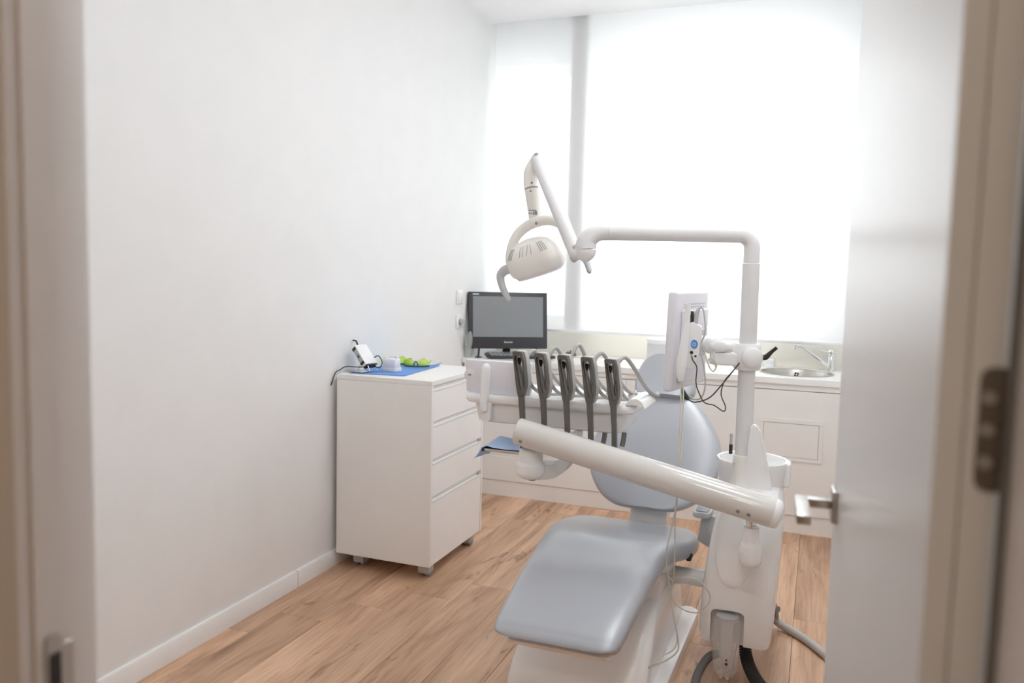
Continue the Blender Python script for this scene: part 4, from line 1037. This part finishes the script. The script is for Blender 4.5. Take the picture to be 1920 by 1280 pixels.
# yoke around the shade
bm = B()
yk = [(-1.140, 3.05, 1.375), (-1.158, 3.05, 1.402), (-1.168, 3.055, 1.440), (-1.160, 3.06, 1.492), (-1.138, 3.065, 1.536), (-1.100, 3.068, 1.568), (-1.056, 3.07, 1.586), (-1.008, 3.07, 1.590), (-0.963, 3.065, 1.575), (-0.925, 3.06, 1.540), (-0.905, 3.055, 1.492), (-0.905, 3.05, 1.45)]
tube(bm, yk, [0.016, 0.018, 0.018, 0.0185, 0.0195, 0.021, 0.021, 0.020, 0.0185, 0.018, 0.018, 0.016], 20, 6, flat=(0.85, (0, 1, 0))); yo = obj('yoke', bm, IVORY, lp_, angle=60)
bm = B(); lathe(bm, [(0, 0.592), (0.0238, 0.592), (0.026, 0.582), (0.024, 0.565), (0, 0.562)], (-1.075, 3.075, 1.0), 24); obj('yoke_socket', bm, IVORY, lp_)
bm = B(); cyl(bm, (-1.058, 3.0465, 1.577), (-1.057, 3.0505, 1.577), 0.0055, 16, 0.0008); obj('screw', bm, MGREY, yo)
# shade: tilted dome
til = math.radians(-17.5)
HM = Matrix.Translation((-1.050, 3.10, 1.387)) @ Matrix.Rotation(til, 4, 'Y') @ Matrix.Rotation(math.radians(12), 4, 'X')
def dome(t, a):
    """t 0 rim .. 1 top"""
    w = (1-t**3.2)**0.42*(0.80+0.20*min(1, t/0.32)**0.5); h = 0.142*t
    c, s = math.cos(a), math.sin(a); e = 2/2.7
    return HM @ V((0.121*w*math.copysign(abs(c)**e, c) - 0.006*t, 0.098*w*math.copysign(abs(s)**e, s), h))
bm = B(); secs = []
NT = 18
for i in range(NT+1):
    t = (i/NT)**0.8*0.995; secs.append([dome(t, 2*math.pi*k/56) for k in range(56)])
loft(bm, secs); sh = obj('shade', bm, IVORY, lp_, angle=60)
bm = B()
loft(bm, [[HM @ V((0.097*f*math.copysign(abs(math.cos(a))**0.74, math.cos(a)), 0.079*f*math.copysign(abs(math.sin(a))**0.74, math.sin(a)), z)) for a in [2*math.pi*k/56 for k in range(56)]] for f, z in ((0.9, -0.004), (0.97, -0.007), (0.985, -0.004), (0.985, -0.0003))]); obj('rim', bm, LILAC, sh)
# ventilation slits, three groups
for g, ac in enumerate((-2.28, -1.60, -0.98)):
    bm = B()
    for k in range(4):
        a = ac + (k-1.5)*0.095
        p, q = dome(0.60, a-0.03), dome(0.86, a+0.02)
        n = ((dome(0.70, a+0.02)-dome(0.70, a-0.02)).cross(dome(0.75, a)-dome(0.65, a))).normalized()
        cpts = [dome(0.60+0.26*j/5, a-0.03+0.05*j/5) for j in range(6)]
        tube(bm, cpts, 0.0013, 6)
    obj('vent_slits', bm, SEAM, sh)
# grips
bm = B(); tube(bm, [(-1.163, 3.048, 1.396), (-1.185, 3.045, 1.389), (-1.201, 3.043, 1.368), (-1.196, 3.04, 1.336), (-1.181, 3.037, 1.305), (-1.164, 3.034, 1.278), (-1.157, 3.033, 1.268)], [0.019, 0.020, 0.0175, 0.0145, 0.0135, 0.011, 0.006], 18, 5, flat=(0.8, (0, 1, 0))); obj('grip', bm, LGREY, lp_, angle=60)
bm = B(); tube(bm, [(-0.905, 3.05, 1.44), (-0.880, 3.04, 1.452), (-0.853, 3.02, 1.447), (-0.832, 3.0, 1.425), (-0.817, 2.98, 1.395), (-0.813, 2.975, 1.386)], [0.017, 0.016, 0.014, 0.0125, 0.010, 0.005], 16, 5); obj('grip', bm, LGREY, lp_, angle=60)

# ================================================================== chairside monitor
cm = thing('chairside_monitor', (-0.44, 3.0, 1.15), 'white flat monitor turned edge on, clamped to the post of the dental unit', 'monitor')
# two corners of its back edge in plan, leaning a little
n0, n1 = V((-0.464, 2.85)), V((-0.400, 3.20))
e = (n1-n0).normalized(); nn = V((e.y, -e.x))        # nn points to the back of the monitor (towards +x)
def MP(l, d, z):                                      # along the width, behind the screen, height; leans with height
    p = n0 + e*l + nn*(d + (z-1.15)*0.02); return V((p.x, p.y, z))
def mbox(bm, l0, l1, d0, d1, z0, z1, r):
    t = B(); box(t, l0, l1, d0, d1, z0, z1, r=r, seg=3)
    for v in t.verts: v.co = MP(v.co.x, v.co.y, v.co.z)
    merge(bm, t)
bm = B(); mbox(bm, 0, 0.356, -0.036, 0.0, 0.974, 1.328, 0.011); obj('housing', bm, LILAC, cm)
bm = B(); mbox(bm, 0.02, 0.336, -0.038, -0.0355, 0.995, 1.31, 0.001); obj('screen', bm, BLACK, cm)
bm = B(); mbox(bm, 0.05, 0.318, 0.0005, 0.016, 1.0, 1.262, 0.006); obj('rear_cover', bm, LILAC, cm)
bm = B()
for r in range(2):
    for k in range(12): mbox(bm, 0.075+k*0.02, 0.085+k*0.02, -0.0005, 0.0008, 1.268+r*0.011, 1.274+r*0.011, 0.0)
obj('vent_holes', bm, LGREY, cm)
bm = B(); mbox(bm, 0.012, 0.034, 0.0002, 0.0025, 1.0, 1.07, 0.001); obj('side_button', bm, LILAC, cm)
bm = B(); mbox(bm, 0.13, 0.24, 0.0165, 0.034, 1.09, 1.19, 0.004); obj('mount_plate', bm, LGREY, cm)
q = MP(0.185, 0.034, 1.138)
bm = B(); tube(bm, [q, (-0.375, 2.985, 1.140), (-0.348, 2.955, 1.140)], [0.030, 0.030, 0.030], 22, 4); lathe(bm, [(0, -0.029), (0.024, -0.029), (0.032, -0.022), (0.034, 0), (0.032, 0.022), (0.022, 0.030), (0, 0.032)], (-0.338, 2.945, 1.140), 30); obj('tilt_joint', bm, MATTEW, cm, angle=60)
bm = B(); prism(bm, rpoly([(-0.358, 2.905), (-0.272, 2.905), (-0.272, 2.965), (-0.358, 2.965)], 0.03, 7), 1.121, 1.155, FXY, bev=0.014, seg=4); obj('upper_link', bm, MATTEW, cm, angle=60)
bm = B(); prism(bm, rpoly([(-0.352, 2.908), (-0.24, 2.915), (-0.24, 2.975), (-0.352, 2.968)], 0.029, 7), 1.074, 1.118, FXY, bev=0.008, seg=3); obj('lower_link', bm, MATTEW, cm, angle=60)
pxc = PX0-0.002
bm = B(); lathe(bm, [(0.0305, 1.060), (0.042, 1.060), (0.047, 1.068), (0.048, 1.10), (0.047, 1.142), (0.041, 1.152), (0.0305, 1.153)], (pxc, PY0, 0), 40); cyl(bm, (pxc+0.015, PY0-0.03, 1.107), (pxc+0.022, PY0-0.058, 1.107), 0.036, 32, 0.006); col_ = obj('clamp_collar', bm, MATTEW, cm, angle=50)
bm = B(); tube(bm, [(pxc+0.040, PY0-0.02, 1.110), (pxc+0.058, PY0-0.02, 1.108), (pxc+0.066, PY0-0.022, 1.112), (pxc+0.082, PY0-0.024, 1.130), (pxc+0.098, PY0-0.026, 1.145)], [0.009, 0.010, 0.0095, 0.0065, 0.006], 14, 4); obj('clamp_lever', bm, BLACK, col_)

# ================================================================== intraoral camera in its holder behind the monitor
ic = thing('intraoral_camera', (-0.40, 2.83, 1.1), 'slim white handheld intraoral camera in a holder with a round blue sticker', 'camera')
bm = B()
prism(bm, rpoly([(-0.414, 1.222), (-0.402, 1.226), (-0.372, 1.210), (-0.376, 1.12), (-0.388, 1.075), (-0.414, 1.058), (-0.424, 1.07), (-0.418, 1.14)], 0.006, 3), 2.835, 2.862, FXZ, bev=0.004); hol = obj('holder', bm, MATTEW, ic)
bm = B(); lathe(bm, [(0, 0.0012), (0.0125, 0.001), (0.013, -0.001), (0, -0.001)], (-0.394, 2.834, 1.149), 28, axis_matrix((0, -1, 0)), sy=1.25, sx=0.95); st_ = obj('sticker', bm, BLUEDOT, hol)
bm = B(); lathe(bm, [(0.004, 0.0016), (0.0065, 0.0016), (0.0065, 0.0010), (0.004, 0.0010)], (-0.394, 2.834, 1.149), 20, axis_matrix((0, -1, 0))); obj('sticker_mark', bm, BLUEL, st_)
bm = B(); cyl(bm, (-0.402, 2.833, 1.120), (-0.402, 2.836, 1.120), 0.006, 16); cyl(bm, (-0.388, 2.8335, 1.108), (-0.388, 2.836, 1.108), 0.004, 12); obj('jack', bm, BLACK, hol)
bm = B(); tube(bm, [(-0.408, 2.85, 1.222), (-0.407, 2.85, 1.262)], [0.008, 0.005], 12); obj('strain_relief', bm, BLACK, hol)
bm = B(); tube(bm, [(-0.395, 2.852, 1.215), (-0.392, 2.852, 1.255), (-0.385, 2.852, 1.272)], [0.008, 0.008, 0.005], 12, 4); obj('plug', bm, LGREY, hol)
bm = B(); tube(bm, [(-0.419, 2.822, 1.288), (-0.4195, 2.822, 1.25), (-0.421, 2.822, 1.205), (-0.426, 2.822, 1.15), (-0.431, 2.822, 1.09), (-0.434, 2.822, 1.045), (-0.432, 2.822, 1.020)], [0.010, 0.0098, 0.0115, 0.016, 0.019, 0.016, 0.009], 18, 5, flat=(0.8, (0, 1, 0))); obj('camera_handpiece', bm, MATTEW, ic, angle=60)
bm = B(); cyl(bm, (-0.432, 2.822, 1.02), (-0.432, 2.822, 1.004), 0.0065, 14); obj('cuff', bm, CREAM, ic)

def cord(name, pts, r, material, label, sub=8):
    bm = B(); tube(bm, pts, r, 10, sub); return tag(obj(name, bm, material, None, angle=60), label, 'cable')
t = cord('power_cord', [(-0.401, 2.834, 1.108), (-0.395, 2.825, 1.095), (-0.380, 2.822, 1.070), (-0.381, 2.822, 1.020), (-0.369, 2.822, 0.983), (-0.349, 2.822, 0.951), (-0.317, 2.822, 0.944), (-0.284, 2.822, 0.926), (-0.279, 2.822, 0.944), (-0.295, 2.825, 0.983), (-0.288, 2.84, 1.026), (-0.268, 2.86, 1.055), (-0.246, 2.885, 1.084)], 0.0019, BLACK, 'thin black cable looping low between the camera holder and the post')
t = thing('adapter_cord', (-0.36, 2.83, 0.95), 'black cable with a thick inline plug hanging below the monitor', 'cable')
bm = B(); tube(bm, [(-0.436, 2.85, 1.03), (-0.437, 2.848, 1.005), (-0.430, 2.845, 0.985), (-0.420, 2.842, 0.968), (-0.404, 2.838, 0.953), (-0.380, 2.835, 0.948), (-0.336, 2.835, 0.966), (-0.301, 2.842, 1.007), (-0.260, 2.86, 1.065), (-0.245, 2.885, 1.089)], 0.0022, 10, 8); obj('wire', bm, BLACK, t)
bm = B(); tube(bm, [(-0.430, 2.846, 0.988), (-0.426, 2.844, 0.978), (-0.414, 2.841, 0.961), (-0.406, 2.839, 0.954)], [0.0045, 0.0085, 0.0085, 0.004], 12, 4); obj('inline_plug', bm, BLACK, t)
cord('video_cord', [(-0.385, 2.852, 1.270), (-0.376, 2.852, 1.276), (-0.366, 2.85, 1.252), (-0.361, 2.848, 1.19), (-0.374, 2.846, 1.141), (-0.358, 2.844, 1.068), (-0.352, 2.844, 1.003), (-0.366, 2.846, 0.962), (-0.396, 2.85, 0.958), (-0.424, 2.852, 0.985), (-0.436, 2.856, 1.02), (-0.430, 2.88, 1.04)], 0.0030, LGREY, 'pale grey cable arching over the camera holder and looping below')
cord('coiled_cord', [(-0.37, 2.872, 1.14), (-0.355, 2.868, 1.10), (-0.343, 2.866, 1.07), (-0.330, 2.866, 1.056), (-0.322, 2.868, 1.07), (-0.336, 2.87, 1.10), (-0.35, 2.872, 1.09), (-0.338, 2.866, 1.062), (-0.327, 2.864, 1.058), (-0.318, 2.866, 1.078), (-0.325, 2.87, 1.09), (-0.335, 2.876, 1.12)], 0.0022, CREAM, 'small bundle of beige cable tied under the monitor arm')
# the long camera lead: hangs to the chair base, loops, and comes back up
bm = B()
lead = [(-0.432, 2.822, 1.004), (-0.425, 2.790, 0.939), (-0.416, 2.740, 0.819), (-0.410, 2.690, 0.703), (-0.407, 2.660, 0.620), (-0.417, 2.630, 0.537), (-0.424, 2.615, 0.486), (-0.420, 2.605, 0.436), (-0.408, 2.600, 0.368), (-0.391, 2.600, 0.281), (-0.373, 2.600, 0.194), (-0.372, 2.580, 0.163), (-0.408, 2.550, 0.137), (-0.438, 2.500, 0.140), (-0.443, 2.475, 0.143)]
tube(bm, lead, 0.0024, 10, 8)
t = thing('camera_lead', (-0.43, 2.78, 0.5), 'long cream cable hanging straight down from the camera and looping beside the chair', 'cable')
obj('lead', bm, CREAM, t, angle=60)
bm = B()
tube(bm, [(-0.424, 2.822, 1.004), (-0.416, 2.790, 0.940), (-0.409, 2.740, 0.820), (-0.403, 2.690, 0.703), (-0.407, 2.656, 0.602), (-0.403, 2.640, 0.518), (-0.400, 2.630, 0.431), (-0.397, 2.625, 0.375), (-0.383, 2.620, 0.390), (-0.351, 2.615, 0.402), (-0.313, 2.610, 0.398), (-0.281, 2.610, 0.364), (-0.283, 2.610, 0.328), (-0.312, 2.610, 0.296), (-0.350, 2.610, 0.293), (-0.385, 2.610, 0.311), (-0.404, 2.610, 0.343), (-0.399, 2.615, 0.375), (-0.413, 2.608, 0.396), (-0.405, 2.605, 0.349), (-0.391, 2.590, 0.285), (-0.373, 2.580, 0.211), (-0.382, 2.560, 0.177), (-0.420, 2.520, 0.162), (-0.443, 2.475, 0.145)], 0.0024, 10, 8)
obj('lead_loop', bm, CREAM, t, angle=60)
